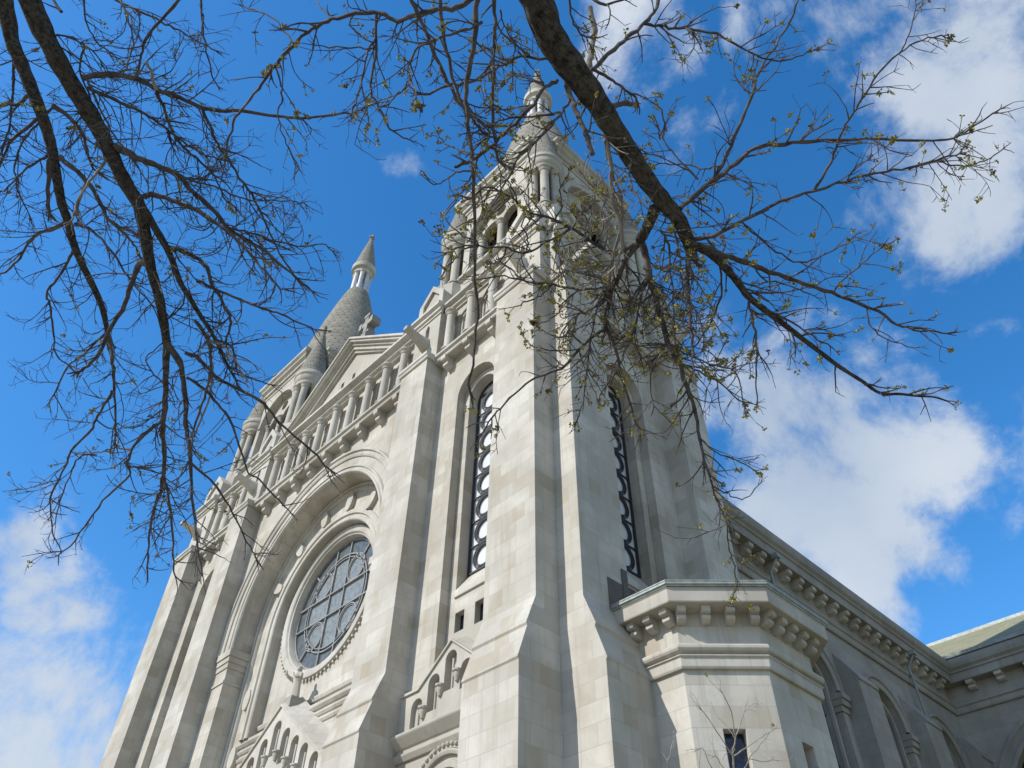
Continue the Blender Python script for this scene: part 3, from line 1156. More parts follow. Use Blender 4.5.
    ring(0, 0, 2.40, .024)
    s2 = 1.42
    for sx in (-1, 1):
        bar(sx * .62, -math.sqrt(3.4 ** 2 - .62 ** 2), sx * .62, math.sqrt(3.4 ** 2 - .62 ** 2), .036, d1=-1.92)
        bar(-math.sqrt(3.4 ** 2 - .62 ** 2), sx * .62, math.sqrt(3.4 ** 2 - .62 ** 2), sx * .62, .034, d1=-1.90)
        for sy in (-1, 1):
            ring(sx * 1.40, sy * 1.40, .72, .034)
            ring(sx * 1.40, sy * 1.40, .64, .014, -1.97)
            t = math.atan2(sy, sx)
            bar(2.46 * math.cos(t), 2.46 * math.sin(t), 3.4 * math.cos(t), 3.4 * math.sin(t), .04)
    child(k.build('tracery', M['tracery'], smooth=30), g)

    # gallery
    led = MB()
    prism(led, C, [(d, h) for d, h in LEDGE_G], -7.55, 7.55)
    part(led.build('gallery_ledge', M['carved'], smooth=0))
    for i in range(-4, 5):
        gallery_column(XC + 1.62 * i, 16 - .37, 30.56)
        corbel(XC + 1.62 * i, 16.01, 30.06)
    cr = MB()
    prism(cr, C, [(d * 1.35, h - .1) for d, h in CORN_G], -7.9, 7.9)
    part(cr.build('gallery_cornice', M['carved'], smooth=0))
    # pediment
    p = MB()
    ap, base, half = 39.55, 34.86, 6.2
    tri = [(-half, base), (half, base), (0, ap)]
    slope = (ap - base) / half
    inn = [(-half + 1.05, base + .12), (half - 1.05, base + .12), (0, ap - .86)]
    plate(p, C, tri, [inn], .12, -.06)
    w1 = [(-1.1, 36.2), (-.8, 36.2), (-.8, 36.75), (-1.1, 36.75)]
    w2 = [(.1, 36.2), (.4, 36.2), (.4, 36.75), (.1, 36.75)]
    plate(p, C, inn, [w1, w2], -.05, -.5)
    for s in (-1, 1):
        p.poly([C.p(s * half, .12, base), C.p(0, .12, ap), C.p(0, -3.0, ap), C.p(s * half, -3.0, base)])
    plate(p, C, tri, [], -3.0, None)
    p = part(p.build('pediment', M['carved'], smooth=0))
    k = MB()
    for s in (-1, 1):
        for off, d, th in ((.04, .74, .18), (-.14, .62, .18), (-.34, .40, .20), (-.62, .26, .28)):
            L = half + .35
            hb = base - .2
            q = [(s * L, ap - slope * L + off), (0, ap + off), (0, ap + off + th), (s * L, ap - slope * L + off + th)]
            slab(k, C, q, -.3 if off < 0 else -3.05, d)
    child(k.build('raking_cornice', M['carved'], smooth=0), p)
    # stone cross on the peak
    k = MB()
    cz = 41.0
    q = Fr(XC, 16.5, 1, 0, 0, -1)
    prism(k, q, [(-.42, 39.2), (.42, 39.2), (.42, 40.6), (.28, 40.9), (.28, 41.1), (-.28, 41.1), (-.28, 40.9), (-.42, 40.6)], -.42, .42)
    arms = [(-.20, 0), (.20, 0), (.20, .72), (.62, .72), (.62, 1.16), (.20, 1.16), (.20, 1.72), (-.20, 1.72), (-.20, 1.16), (-.62, 1.16), (-.62, .72), (-.20, .72)]
    slab(k, q, [(a, cz + h) for a, h in arms], -.30, .30)
    for a, h in ((.62, .94), (-.62, .94)):
        box(k, q, a - .15, a + .15, -.34, .34, cz + h - .30, cz + h + .30)
    box(k, q, -.30, .30, -.34, .34, cz + 1.56, cz + 1.86)
    part(k.build('roof_cross', M['oldstone'], smooth=0))

    # entrance gable inside the great arch
    e = MB()
    ga, gs = 15.95, .765
    outl = [(-6.0, 9.0), (7.4, 9.0), (7.4, ga - gs * 7.4), (0, ga), (-6.0, ga - gs * 6.0)]
    holes = [arch(c, .29, (ga - .62 - abs(c) * .62) - .29, (ga - 2.1 - abs(c) * .55), 12) for c in (-4.4, -3.5, -2.6, -1.75, -.88, 0, .88, 1.75, 2.6, 3.5, 4.4)]
    plate(e, C, outl, holes, -.36, -.66)
    plate(e, C, outl, [], -.66, None)
    o2 = part(e.build('entrance_gable', M['carved'], smooth=30))
    k = MB()
    for s, L in ((-1, 6.0), (1, 7.4)):
        prof = [(-.28, 0), (-.28, .1), (-1.25, .72), (-1.25, 0)]
        rows = [[C.p(0, d, ga + h) for d, h in prof + prof[:1]], [C.p(s * L, d, ga - gs * L + h) for d, h in prof + prof[:1]]]
        k.grid(rows)
        k.poly(rows[0][:-1])
        k.poly(rows[1][:-1])
    child(k.build('coping', M['ashlar'], smooth=0), o2)
    k = MB()
    for c in (-4.4, -3.5, -2.6, -1.75, -.88, 0, .88, 1.75, 2.6, 3.5, 4.4):
        p_ = C.p(c + .1, -.42, 0)
        lathe(k, p_[0], p_[1], [(.05, ga - 2.1 - abs(c) * .55), (.05, ga - 1.0 - abs(c) * .62)], 8)
        p_ = C.p(c + .44, -.33, 0)
        h = ga - 1.95 - abs(c + .44) * .55
        lathe(k, p_[0], p_[1], [(0, h - .22), (.08, h - .2), (.10, h - .1), (.15, h), (.15, h + .08), (.2, h + .12), (.2, h + .18), (0, h + .18)], 10)
    child(k.build('colonnettes', M['carved']), o2)
    k = MB()
    box(k, C, -.42, .42, -1.15, -.45, 15.9, 16.28)
    box(k, C, -.36, .36, -1.1, -.5, 16.28, 16.42)
    child(k.build('pedestal', M['oldstone'], smooth=0), o2)


facade()


# ---- chapel with canted corner beside the tower
def annex():
    W = [(-14.6, 18.0), (-11.93, 18.0), (-10.25, 19.68), (-10.25, 22.45), (-11.5, 23.7), (-14.6, 23.7)]
    top = 14.0
    win = None
    mb = MB()
    c = math.sqrt(.5)
    segs = []
    for i in range(5):
        (x0, y0), (x1, y1) = W[i], W[i + 1]
        L = math.hypot(x1 - x0, y1 - y0)
        ux, uy = (x1 - x0) / L, (y1 - y0) / L
        fr = Fr(x0, y0, ux, uy, uy, -ux)
        holes = []
        if i == 1:
            m0 = .82
            holes = [[(m0, 6.6), (m0 + .60, 6.6), (m0 + .60, 10.0), (m0, 10.0)]]
        if i == 2:
            holes = [[(.95, 6.6), (1.55, 6.6), (1.55, 9.95), (.95, 9.95)]]
        plate(mb, fr, [(0, 0), (L, 0), (L, top), (0, top)], holes, 0, -.35)
        if holes:
            g = MB()
            (a0, h0), (a1, _), (_, h1), _ = holes[0]
            plate(g, fr, [(a0 - .05, h0 - .05), (a1 + .05, h0 - .05), (a1 + .05, h1 + .05), (a0 - .05, h1 + .05)], [], -.33, None)
            segs.append(g)
    o = part(mb.build('canted_chapel', M['ashlar'], smooth=0))
    for g in segs:
        gg = child(g.build('chapel_window', M['leaded'], smooth=0), o)
    k = MB()
    P = W[:5]
    mould(k, P, [(-.1, 11.62), (.09, 11.62), (.12, 11.68), (.12, 11.93), (.17, 11.97), (.17, 12.0), (.08, 12.04), (.08, 12.07), (.20, 12.11), (.24, 12.18), (.24, 12.26), (.18, 12.32), (-.1, 12.36)])
    child(k.build('string_course', M['carved'], smooth=0), o)
    k = MB()
    mould(k, P, [(-.2, 13.38), (.62, 13.38), (.64, 13.42), (.64, 13.80), (.68, 13.84), (-.2, 13.86)])
    child(k.build('cornice', M['carved'], smooth=0), o)
    k = MB()
    mould(k, P, [(-.3, 13.86), (.69, 13.86), (.70, 13.90), (.75, 13.92), (.75, 13.98), (.72, 14.0), (.74, 14.02), (.74, 14.05), (-.3, 14.08)])
    child(k.build('copper_edge', M['copper'], smooth=0), o)
    k = MB()
    k.poly([(x, y, 14.06) for x, y in W])
    child(k.build('flat_roof', M['oldstone'], smooth=0), o)
    for i, cnt in ((0, 4), (1, 4), (2, 5)):
        (x0, y0), (x1, y1) = W[i], W[i + 1]
        L = math.hypot(x1 - x0, y1 - y0)
        ux, uy = (x1 - x0) / L, (y1 - y0) / L
        fr = Fr(x0, y0, ux, uy, uy, -ux)
        for j in range(cnt):
            if i == 0:
                a = L - .12 - j * .62
            elif i == 1:
                a = .12 + j * (L - .24) / 3
            else:
                a = .22 + j * .60
            p = fr.p(a, 0, 13.385)
            q = corbel(*p, rz=face_rot(fr))
            q.scale = (.72, .76, .64)


mt_, nd_, lk_, bs_ = new_mat('blue_leaded_glass')
geo_ = nd_.new('ShaderNodeNewGeometry')
nn_ = noise(nd_, lk_, geo_.outputs['Position'], 5.0, 3)
lk_.new(mixrgb(nd_, lk_, ramp(nd_, lk_, nn_, .4, .65), (0.012, 0.018, 0.035), (0.03, 0.05, 0.12)), bs_.inputs['Base Color'])
bs_.inputs['Roughness'].default_value = 0.15
M['leaded'] = mt_
annex()


# ---- nave side and transept, set back behind the tower
NK = 1.15


class NMB(MB):
    def build(self, *a_, **k_):
        self.v = [(x * NK, y * NK, 1.6 + (z - 1.6) * NK if z > .5 else z) for x, y, z in self.v]
        return MB.build(self, *a_, **k_)


def ncorbel(x, y, z, rz=0.0):
    return corbel(x * NK, y * NK, 1.6 + (z - 1.6) * NK, rz)


def nave():
    S = Fr(-13.8, 0, 0, 1, 1, 0)          # a = Y, d outwards to +X
    y0, y1 = 22.0, 46.0
    wins = [24.2, 30.3, 36.4, 42.5]
    mb = NMB()
    plate(mb, S, [(y0, 0), (y1, 0), (y1, 21.0), (y0, 21.0)], [arch(c, 1.55, 16.0, 3.5, 28) for c in wins], 0, -.30)
    plate(mb, S, [(y0, 3), (y1, 3), (y1, 18.5), (y0, 18.5)], [arch(c, 1.22, 16.0, 3.5, 28) for c in wins], -.295, -.70)
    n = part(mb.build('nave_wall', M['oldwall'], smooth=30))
    for c in wins:
        g = NMB()
        plate(g, S, arch(c, 1.25, 16.0, 3.4, 28), [], -.56, None)
        g = part(g.build('nave_window', M['darkglass']))
        k = NMB()
        arch_mould(k, S, c, 16.0, [(1.55, .02), (1.55, .10), (1.66, .14), (1.80, .14), (1.84, .06), (1.94, .06), (1.98, .16), (2.10, .16), (2.14, 0)], n=28)
        arch_mould(k, S, c, 16.0, [(1.36, -.32), (1.36, -.22), (1.28, -.18), (1.20, -.20), (1.18, -.32)], h0=3.5, n=28)
        child(k.build('arch_moulding', M['oldcarved']), g)
        k = NMB()
        for s in (-1, 1):
            q = Fr(-13.8, c, 0, s, 1, 0)
            for h0, h1, e in ((15.62, 15.86, .30), (15.36, 15.62, .22), (15.12, 15.36, .12)):
                box(k, q, 1.50 - e * .3, 2.10, -.44, e, h0, h1)
            box(k, q, 1.56, 1.98, -.2, .07, 3.5, 15.12)
        child(k.build('jamb_capital', M['oldcarved'], smooth=0), g)
        k = NMB()
        for hh in (5, 7, 9, 11, 13, 15):
            box(k, S, c - 1.2, c + 1.2, -.56, -.51, hh, hh + .06)
        box(k, S, c - .04, c + .04, -.56, -.49, 3.4, 17.2)
        child(k.build('glazing_bar', M['lead'], smooth=0), g)
    for a in (32.55, 38.6, 44.65):
        k = NMB()
        prism(k, S, [(-.1, 0), (.80, 0), (.80, 16.5), (.86, 16.52), (.86, 16.62), (.0, 17.95), (-.1, 17.95)], a, a + 1.75)
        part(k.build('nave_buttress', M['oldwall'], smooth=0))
    k = NMB()
    prof = [(-.2, 19.12), (.10, 19.12), (.14, 19.2), (.14, 19.42), (.22, 19.48), (.22, 19.56), (-.2, 19.62)]
    prism(k, S, prof, y0, y1 - .1)
    part(k.build('string_course', M['oldcarved'], smooth=0))
    k = NMB()
    corn = [(-.3, 20.55), (.60, 20.55), (.62, 20.62), (.62, 20.95), (.70, 21.0), (.70, 21.1), (.82, 21.22), (.86, 21.4), (.86, 21.62), (.78, 21.72), (-.3, 21.8)]
    prism(k, S, corn, y0, y1 - .75)
    part(k.build('cornice', M['oldcarved'], smooth=0))
    i = 0
    a = 22.5
    while a < 45.4:
        q = ncorbel(-13.81, a, 20.552, rz=PI / 2)
        q.scale = (1.02, 1.0, .80)
        a += 1.0
    for a in (28.1, 40.55):
        k = NMB()
        pts = [S.p(a, .75, 20.5), S.p(a, .66, 20.35), S.p(a, .30, 19.9), S.p(a, .30, 19.7), S.p(a, .30, 0.2)]
        tube(k, pts, [.062] * 5, 10)
        box(k, S, a - .14, a + .14, .55, .85, 20.4, 20.62)
        part(k.build('downpipe', M['pipe']))
    # transept
    T = Fr(-13.8, 46.0, 1, 0, 0, -1)      # a = X + 13.8
    k = NMB()
    plate(k, T, [(-2, 0), (16, 0), (16, 21.0), (-2, 21.0)], [arch(5.3, 4.2, 13.7, 4, 28)], 0, -.5)
    k.poly([(2.2, 46, 0), (2.2, 60, 0), (2.2, 60, 21), (2.2, 46, 21)])
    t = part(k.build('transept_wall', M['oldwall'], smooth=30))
    g = NMB()
    plate(g, T, arch(5.3, 4.3, 13.7, 3.9, 28), [], -.45, None)
    g = part(g.build('transept_window', M['darkglass']))
    k = NMB()
    arch_mould(k, T, 5.3, 13.7, [(4.2, .02), (4.2, .10), (4.4, .12), (4.5, .06), (4.75, .06), (4.8, .14), (4.96, .14), (5.0, 0)], n=36)
    child(k.build('arch_moulding', M['oldcarved']), g)
    k = NMB()
    prism(k, T, [(d, h) for d, h in corn], .1, 16.8)
    part(k.build('cornice', M['oldcarved'], smooth=0))
    k = NMB()
    prism(k, T, prof, .1, 16)
    part(k.build('string_course', M['oldcarved'], smooth=0))
    for j in range(8):
        q = ncorbel(-12.4 + 1.5 * j, 46.0, 20.552)
        q.scale = (1.2, 1.0, .80)
    k = NMB()
    prism(k, Fr(-13.8, 46.0, 1, 0, 0, -1), [(.80, 21.72), (.90, 21.72), (.92, 21.9), (.80, 21.9)], .0, 16.8)
    part(k.build('gutter', M['copper'], smooth=0))
    k = NMB()
    zr = 26.0
    k.poly([(-32, 45.25, 21.85), (2.4, 45.25, 21.85), (2.4, 52.2, zr), (-32, 52.2, zr)])
    k.poly([(-32, 59.2, 21.8), (2.4, 59.2, 21.8), (2.4, 52.2, zr), (-32, 52.2, zr)])
    rf = part(k.build('transept_roof', M['roof'], smooth=0))
    k = NMB()
    prism(k, Fr(0, 52.2, 1, 0, 0, -1), [(-.2, zr - .12), (.2, zr - .12), (.14, zr + .1), (-.14, zr + .1)], -32, 2.4)
    child(k.build('ridge_tiles', M['copper'], smooth=0), rf)
    k = NMB()
    k.poly([(-13.3, 24, 21.6), (-13.3, 46, 21.6), (-31.8, 46, 32), (-31.8, 24, 32)])
    k.poly([(-50.3, 24, 21.6), (-50.3, 46, 21.6), (-31.8, 46, 32), (-31.8, 24, 32)])
    k.poly([(-50.3, 24, 21.6), (-13.3, 24, 21.6), (-31.8, 24, 32)])
    part(k.build('nave_roof', M['roof'], smooth=0))


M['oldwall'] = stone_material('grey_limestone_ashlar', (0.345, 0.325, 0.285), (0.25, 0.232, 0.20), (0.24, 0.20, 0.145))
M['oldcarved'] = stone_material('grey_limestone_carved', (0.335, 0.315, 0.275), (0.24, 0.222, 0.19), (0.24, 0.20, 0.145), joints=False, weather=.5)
nave()


# ---- statue on the peak of the entrance gable
def statue():
    o = MB()
    x, y, z = XC, 16.82, 16.42
    # robed body
    body = [(.20, 0), (.27, .03), (.25, .25), (.22, .55), (.21, .80), (.24, 1.02), (.23, 1.16), (.10, 1.24), (.07, 1.28)]
    rows = []
    for i in range(18):
        t = 2 * PI * i / 18
        rows.append([(r * math.cos(t) * (1 + .06 * math.cos(5 * t)), r * .72 * math.sin(t) * (1 + .08 * math.sin(4 * t)), h) for r, h in body])
    o.grid(rows, closed=True)
    # head with hair falling to the neck, nose
    hd = [(0, 1.24), (.07, 1.26), (.10, 1.32), (.115, 1.40), (.11, 1.48), (.07, 1.54), (0, 1.56)]
    rows = []
    for i in range(14):
        t = 2 * PI * i / 14
        rows.append([(r * math.cos(t) * .9, r * math.sin(t) - (.02 if abs(t - 1.5 * PI) < .3 and 1.36 < h < 1.44 else 0), h) for r, h in hd])
    o.grid(rows, closed=True)
    # arms: one raised to the chest, one holding out
    tube(o, [(.2, 0, 1.12), (.30, -.06, .90), (.26, -.24, .84), (.14, -.30, .98)], [.075, .065, .05, .035], 8)
    tube(o, [(-.2, 0, 1.12), (-.34, -.06, .96), (-.40, -.26, 1.08), (-.40, -.34, 1.26)], [.075, .065, .05, .035], 8)
    for hx, hy, hz in ((.14, -.30, .98), (-.40, -.34, 1.26)):
        for k in range(4):
            tube(o, [(hx, hy, hz), (hx + .02 * (k - 1.5), hy - .015, hz + .06), (hx + .028 * (k - 1.5), hy - .03, hz + .11 - .01 * abs(k - 1.5))], [.014, .012, .008], 5)
        tube(o, [(hx, hy, hz), (hx + .05, hy - .01, hz + .03), (hx + .06, hy - .03, hz + .06)], [.014, .012, .009], 5)
    ob = o.build('statue', M['carved'], smooth=60)
    ob.location = (x, y, z)
    ob.scale = (1.12, 1.12, 1.0)
    tag(ob, 'robed stone statue standing on the peak of the entrance gable below the rose window', 'statue')


statue()


# ------------------------------------------------------------------ trees in front
def bark_mat(name, c1, c2, c3, scale, bump):
    mt, nd, lk, bs = new_mat(name)
    geo = nd.new('ShaderNodeNewGeometry')
    a = noise(nd, lk, geo.outputs['Position'], scale, 7, 0.7)
    b = noise(nd, lk, geo.outputs['Position'], scale * 0.22, 4, 0.6)
    c = mixrgb(nd, lk, ramp(nd, lk, a, 0.38, 0.66), c1, c2)
    lk.new(mixrgb(nd, lk, math_node(nd, lk, 'MULTIPLY', ramp(nd, lk, b, 0.52, 0.70), 0.55), c, c3), bs.inputs['Base Color'])
    bs.inputs['Roughness'].default_value = 0.9
    bs.inputs['Specular IOR Level'].default_value = 0.15
    if bump:
        vo = nd.new('ShaderNodeTexVoronoi')
        vo.feature = 'DISTANCE_TO_EDGE'
        vo.inputs['Scale'].default_value = 26
        mp = nd.new('ShaderNodeMapping')
        mp.inputs['Scale'].default_value = (1.0, 0.35, 0.9)
        lk.new(geo.outputs['Position'], mp.inputs[0])
        lk.new(mp.outputs[0], vo.inputs['Vector'])
        h = math_node(nd, lk, 'ADD', math_node(nd, lk, 'MULTIPLY', vo.outputs['Distance'], 1.3), math_node(nd, lk, 'MULTIPLY', a, 0.8))
        bp = nd.new('ShaderNodeBump')
        bp.inputs['Strength'].default_value = bump
        bp.inputs['Distance'].default_value = 0.06
        lk.new(h, bp.inputs['Height'])
        lk.new(bp.outputs[0], bs.inputs['Normal'])
    return mt


M['bark'] = bark_mat('furrowed_dark_bark', (0.11, 0.098, 0.080), (0.030, 0.026, 0.022), (0.11, 0.115, 0.072), 24, 1.0)
M['twig'] = bark_mat('grey_brown_twig_bark', (0.100, 0.088, 0.080), (0.045, 0.039, 0.036), (0.19, 0.175, 0.16), 14, 0)
M['palestem'] = bark_mat('pale_and_sunlit_stem_bark', (0.25, 0.23, 0.20), (0.14, 0.125, 0.105), (0.30, 0.28, 0.25), 14, 0)  # also stands in for sunlight on some side twigs
M['saplingbark'] = bark_mat('pale_sapling_bark', (0.36, 0.32, 0.24), (0.24, 0.21, 0.16), (0.40, 0.37, 0.29), 14, 0)


def bud_mat():
    mt, nd, lk, bs = new_mat('yellow_green_buds')
    geo = nd.new('ShaderNodeNewGeometry')
    a = noise(nd, lk, geo.outputs['Position'], 9.0, 3)
    r = geo.outputs['Random Per Island']
    c = mixrgb(nd, lk, r, (0.42, 0.37, 0.06), (0.24, 0.225, 0.05))
    lk.new(mixrgb(nd, lk, ramp(nd, lk, a, 0.5, 0.7), c, (0.11, 0.08, 0.04)), bs.inputs['Base Color'])
    bs.inputs['Roughness'].default_value = 0.7
    bs.inputs['Subsurface Weight'].default_value = 0.0
    return mt


M['bud'] = bud_mat()
CAM = Vector((0, 0, 1.6))


def at(x, y, z):
    return CAM + (RT * (x - 512) + DN * (y - 384) + FW * 780) / 780 * z


class Tree:
    def __init__(self, name, base, label, seed, bud_rate):
        self.rng = random.Random(seed)
        self.root = empty(name, base, label, 'tree', None)
        self.inv = Matrix.Translation((-base[0], -base[1], -base[2]))
        self.nodes = []            # (x, y, z, width) of everything traced so far, to start branches from
        self.buds = MB()
        self.bud_rate = bud_rate
        self.count = 0

    def add(self, o):
        o.parent = self.root
        o.matrix_parent_inverse = self.inv
        return o

    def bud(self, p, s):
        r = self.rng
        for k in range(r.randint(5, 9)):
            d = Vector((r.gauss(0, 1), r.gauss(0, 1), r.gauss(0, 1))).normalized()
            c = Vector(p) + d * s * r.uniform(.35, 1.0)
            u = d.orthogonal().normalized() * s * r.uniform(.30, .5)
            w = d.cross(u).normalized() * s * .35
            a = c + d * s * .65
            b = c - d * s * .35
            self.buds.f.append([self.buds.vert(q) for q in (b, c + u + w * .4, a)])
            self.buds.f.append([self.buds.vert(q) for q in (b, a, c - u + w * .4)])
            self.buds.f.append([self.buds.vert(q) for q in (b, c + w, a, c - w)])

    def twig(self, mb, p, d, length, r0, level, budp):
        r = self.rng
        n = max(3, int(length / .045))
        pts, rad = [Vector(p)], [r0]
        d = d.normalized()
        cur = Vector(p)
        bend = Vector((r.gauss(0, 1), r.gauss(0, 1), r.gauss(0, 1) - .15)) * .10
        for i in range(n):
            d = (d + bend * (.6 if i < n / 2 else 1.1) + Vector((r.gauss(0, 1), r.gauss(0, 1), r.gauss(0, 1))) * .09).normalized()
            cur = cur + d * (length / n)
            pts.append(Vector(cur))
            rad.append(r0 * (1 - .55 * (i + 1) / n) * r.uniform(.85, 1.2))
        tube(mb, pts, rad, 4 if r0 < .006 else 5, cap=False)
        # knuckles and spurs
        if level > 0:
            k = int(length / .085 * r.uniform(.7, 1.2))
            for _ in range(k):
                i = r.randint(1, len(pts) - 1)
                base_d = (pts[i] - pts[i - 1]).normalized()
                side = Vector((r.gauss(0, 1), r.gauss(0, 1), r.gauss(0, 1)))
                side = (side - base_d * side.dot(base_d)).normalized()
                nd_ = (base_d * r.uniform(.5, 1.1) + side * r.uniform(.6, 1.0) + Vector((0, 0, r.uniform(-.1, .25)))).normalized()
                self.twig(mb, pts[i], nd_, length * r.uniform(.18, .55), max(.0026, rad[i] * .70), level - 1, budp)
        if r.random() < budp:
            self.bud(pts[-1], r.uniform(.012, .025))
            while r.random() < .5:
                self.bud(pts[r.randint(0, len(pts) - 1)], r.uniform(.010, .022))

    def near(self, x, y):
        best = None
        for (a, b, z, w, q) in self.nodes:
            dd = (a - x) ** 2 + (b - y) ** 2
            if best is None or dd < best[0]:
                best = (dd, z, q)
        return best

    def branch(self, pts, w0, w1, z0=None, z1=None, twigs=1.0, mat='twig', tl=(20, 62), name='branch', pre=None, sides=None, budp=None, stub=False, curve=0.0):
        """pts in picture units are only a way to write directions from the camera; every point gets its own depth"""
        r = self.rng
        if z0 is None:
            z0 = self.near(*pts[0])[1]
        if z1 is None:
            z1 = z0 + r.uniform(-.55, .75)
        L = [0]
        for i in range(1, len(pts)):
            L.append(L[-1] + math.hypot(pts[i][0] - pts[i - 1][0], pts[i][1] - pts[i - 1][1]))
        tot = L[-1]
        raw = []
        for (x, y), l in zip(pts, L):
            t = l / tot
            z = z0 + (z1 - z0) * t + curve * math.sin(PI * t)
            raw.append((x, y, z, w0 + (w1 - w0) * t ** .8))
        sm = smooth_path(raw, 5 if w0 > 8 else 4)
        P = [at(x, y, z) for x, y, z, w in sm]
        big = w0 > 8
        jit = 0.0 if big else .0045
        P = [p + Vector((r.gauss(0, 1), r.gauss(0, 1), r.gauss(0, 1))) * jit for p in P]
        rad = [max(.0022, w / 2 / 780 * z) for x, y, z, w in sm]
        if not big:
            rad = [q * r.uniform(.86, 1.16) for q in rad]
        mb = MB()
        PP, RR = P, rad
        if pre:
            PP = [Vector(q[:3]) for q in pre] + P
            RR = [q[3] for q in pre] + rad
            PP2 = smooth_path([(p.x, p.y, p.z, q) for p, q in zip(PP[:len(pre) + 2], RR)], 4)
            PP = [Vector(q[:3]) for q in PP2] + P[2:]
            RR = [q[3] for q in PP2] + rad[2:]
        ns = sides or (18 if w0 > 14 else 9 if w0 > 6 else 6)
        if big:
            # furrowed, uneven limb
            RR = [q * (1 + .05 * math.sin(i * 1.7) + r.uniform(-.035, .035)) for i, q in enumerate(RR)]
        if w0 > 14:
            # even, close rings so that the bark relief has something to shape
            cum = [0.0]
            for i in range(1, len(PP)):
                cum.append(cum[-1] + (PP[i] - PP[i - 1]).length)
            k_, fine, fr_ = 0, [], []
            steps = int(cum[-1] / .035)
            for s_ in range(steps + 1):
                l_ = cum[-1] * s_ / steps
                while k_ < len(cum) - 2 and cum[k_ + 1] < l_:
                    k_ += 1
                u_ = (l_ - cum[k_]) / max(1e-6, cum[k_ + 1] - cum[k_])
                fine.append(PP[k_].lerp(PP[k_ + 1], min(1, u_)))
                fr_.append(RR[k_] + (RR[k_ + 1] - RR[k_]) * min(1, u_))
            bark_tube(mb, fine, fr_, 40, self.count * 3.1)
            self.count += 1
        else:
            tube(mb, PP, RR, ns)
        o = self.add(mb.build(name, M['bark' if big else mat], smooth=(50 if w0 > 14 else 60)))
        for (x, y, z, w), p in zip(sm, P):
            self.nodes.append((x, y, z, w, p))
        if twigs > 0:
            tw = MB()
            k = int(tot / 11.0 * twigs)
            for _ in range(k):
                f = r.uniform(.06, 1.0) if w0 < 6 else r.uniform(.15, 1.0)
                i = min(len(P) - 2, max(1, int(f * (len(P) - 1))))
                bd = (P[i + 1] - P[i - 1]).normalized()
                side = Vector((r.gauss(0, 1), r.gauss(0, 1), r.gauss(0, 1)))
                side = (side - bd * side.dot(bd)).normalized()
                d = (bd * r.uniform(.4, 1.0) + side + Vector((0, 0, -.12))).normalized()
                z = sm[i][2]
                ln = r.uniform(*tl) * z / 780 * (1.15 - .5 * f)
                self.twig(tw, P[i], d, ln, min(rad[i] * .72, r.uniform(.0044, .0076)), 2 if ln > .26 else 1, self.bud_rate if budp is None else budp)
            if not stub:
                bd = (P[-1] - P[-2]).normalized()
                for _ in range(3):
                    d = (bd + Vector((r.gauss(0, 1), r.gauss(0, 1), r.gauss(0, 1))) * .3).normalized()
                    self.twig(tw, P[-1], d, r.uniform(8, 22) * z1 / 780, rad[-1] * .8, 1, self.bud_rate if budp is None else budp)
            if tw.f:
                child(tw.build('twigs', M[mat if mat != 'bark' else 'twig'], smooth=60), o)
        return o

    def finish(self):
        if self.buds.f:
            self.add(self.buds.build('buds', M['bud'], smooth=0))


# ---- the tree on the left: two long limbs hanging into view
T = Tree('tree', (-2.6, -4.2, 0), 'bare tree with two long dark limbs hanging down over the left tower', 11, 0.035)
T.branch([(12, -60), (30, 0), (52, 50), (75, 90), (95, 122), (108, 148), (127, 185), (139, 205), (145, 235), (150, 265), (157, 290), (163, 318), (167, 345)], 24, 7.5, 6.3, 6.8, .35, 'twig', name='trunk', tl=(30, 90),
         pre=[(-2.6, -4.2, -.2, .30), (-2.6, -4.2, .3, .25), (-2.55, -4.1, 3.0, .21), (-2.6, -3.7, 5.6, .17), (-2.85, -2.7, 7.0, .13)])
T.branch([(-8, -50), (5, 0), (12, 40), (20, 60), (32, 90), (42, 115), (50, 140), (54, 160), (58, 185), (62, 205), (68, 222), (74, 245), (84, 268), (95, 290), (103, 310), (108, 335)], 17, 4.5, 7.2, 7.4, .45, 'twig', name='limb',
         pre=[(-2.55, -4.1, 3.6, .16), (-3.0, -3.6, 5.8, .12), (-3.4, -2.6, 7.0, .10)])
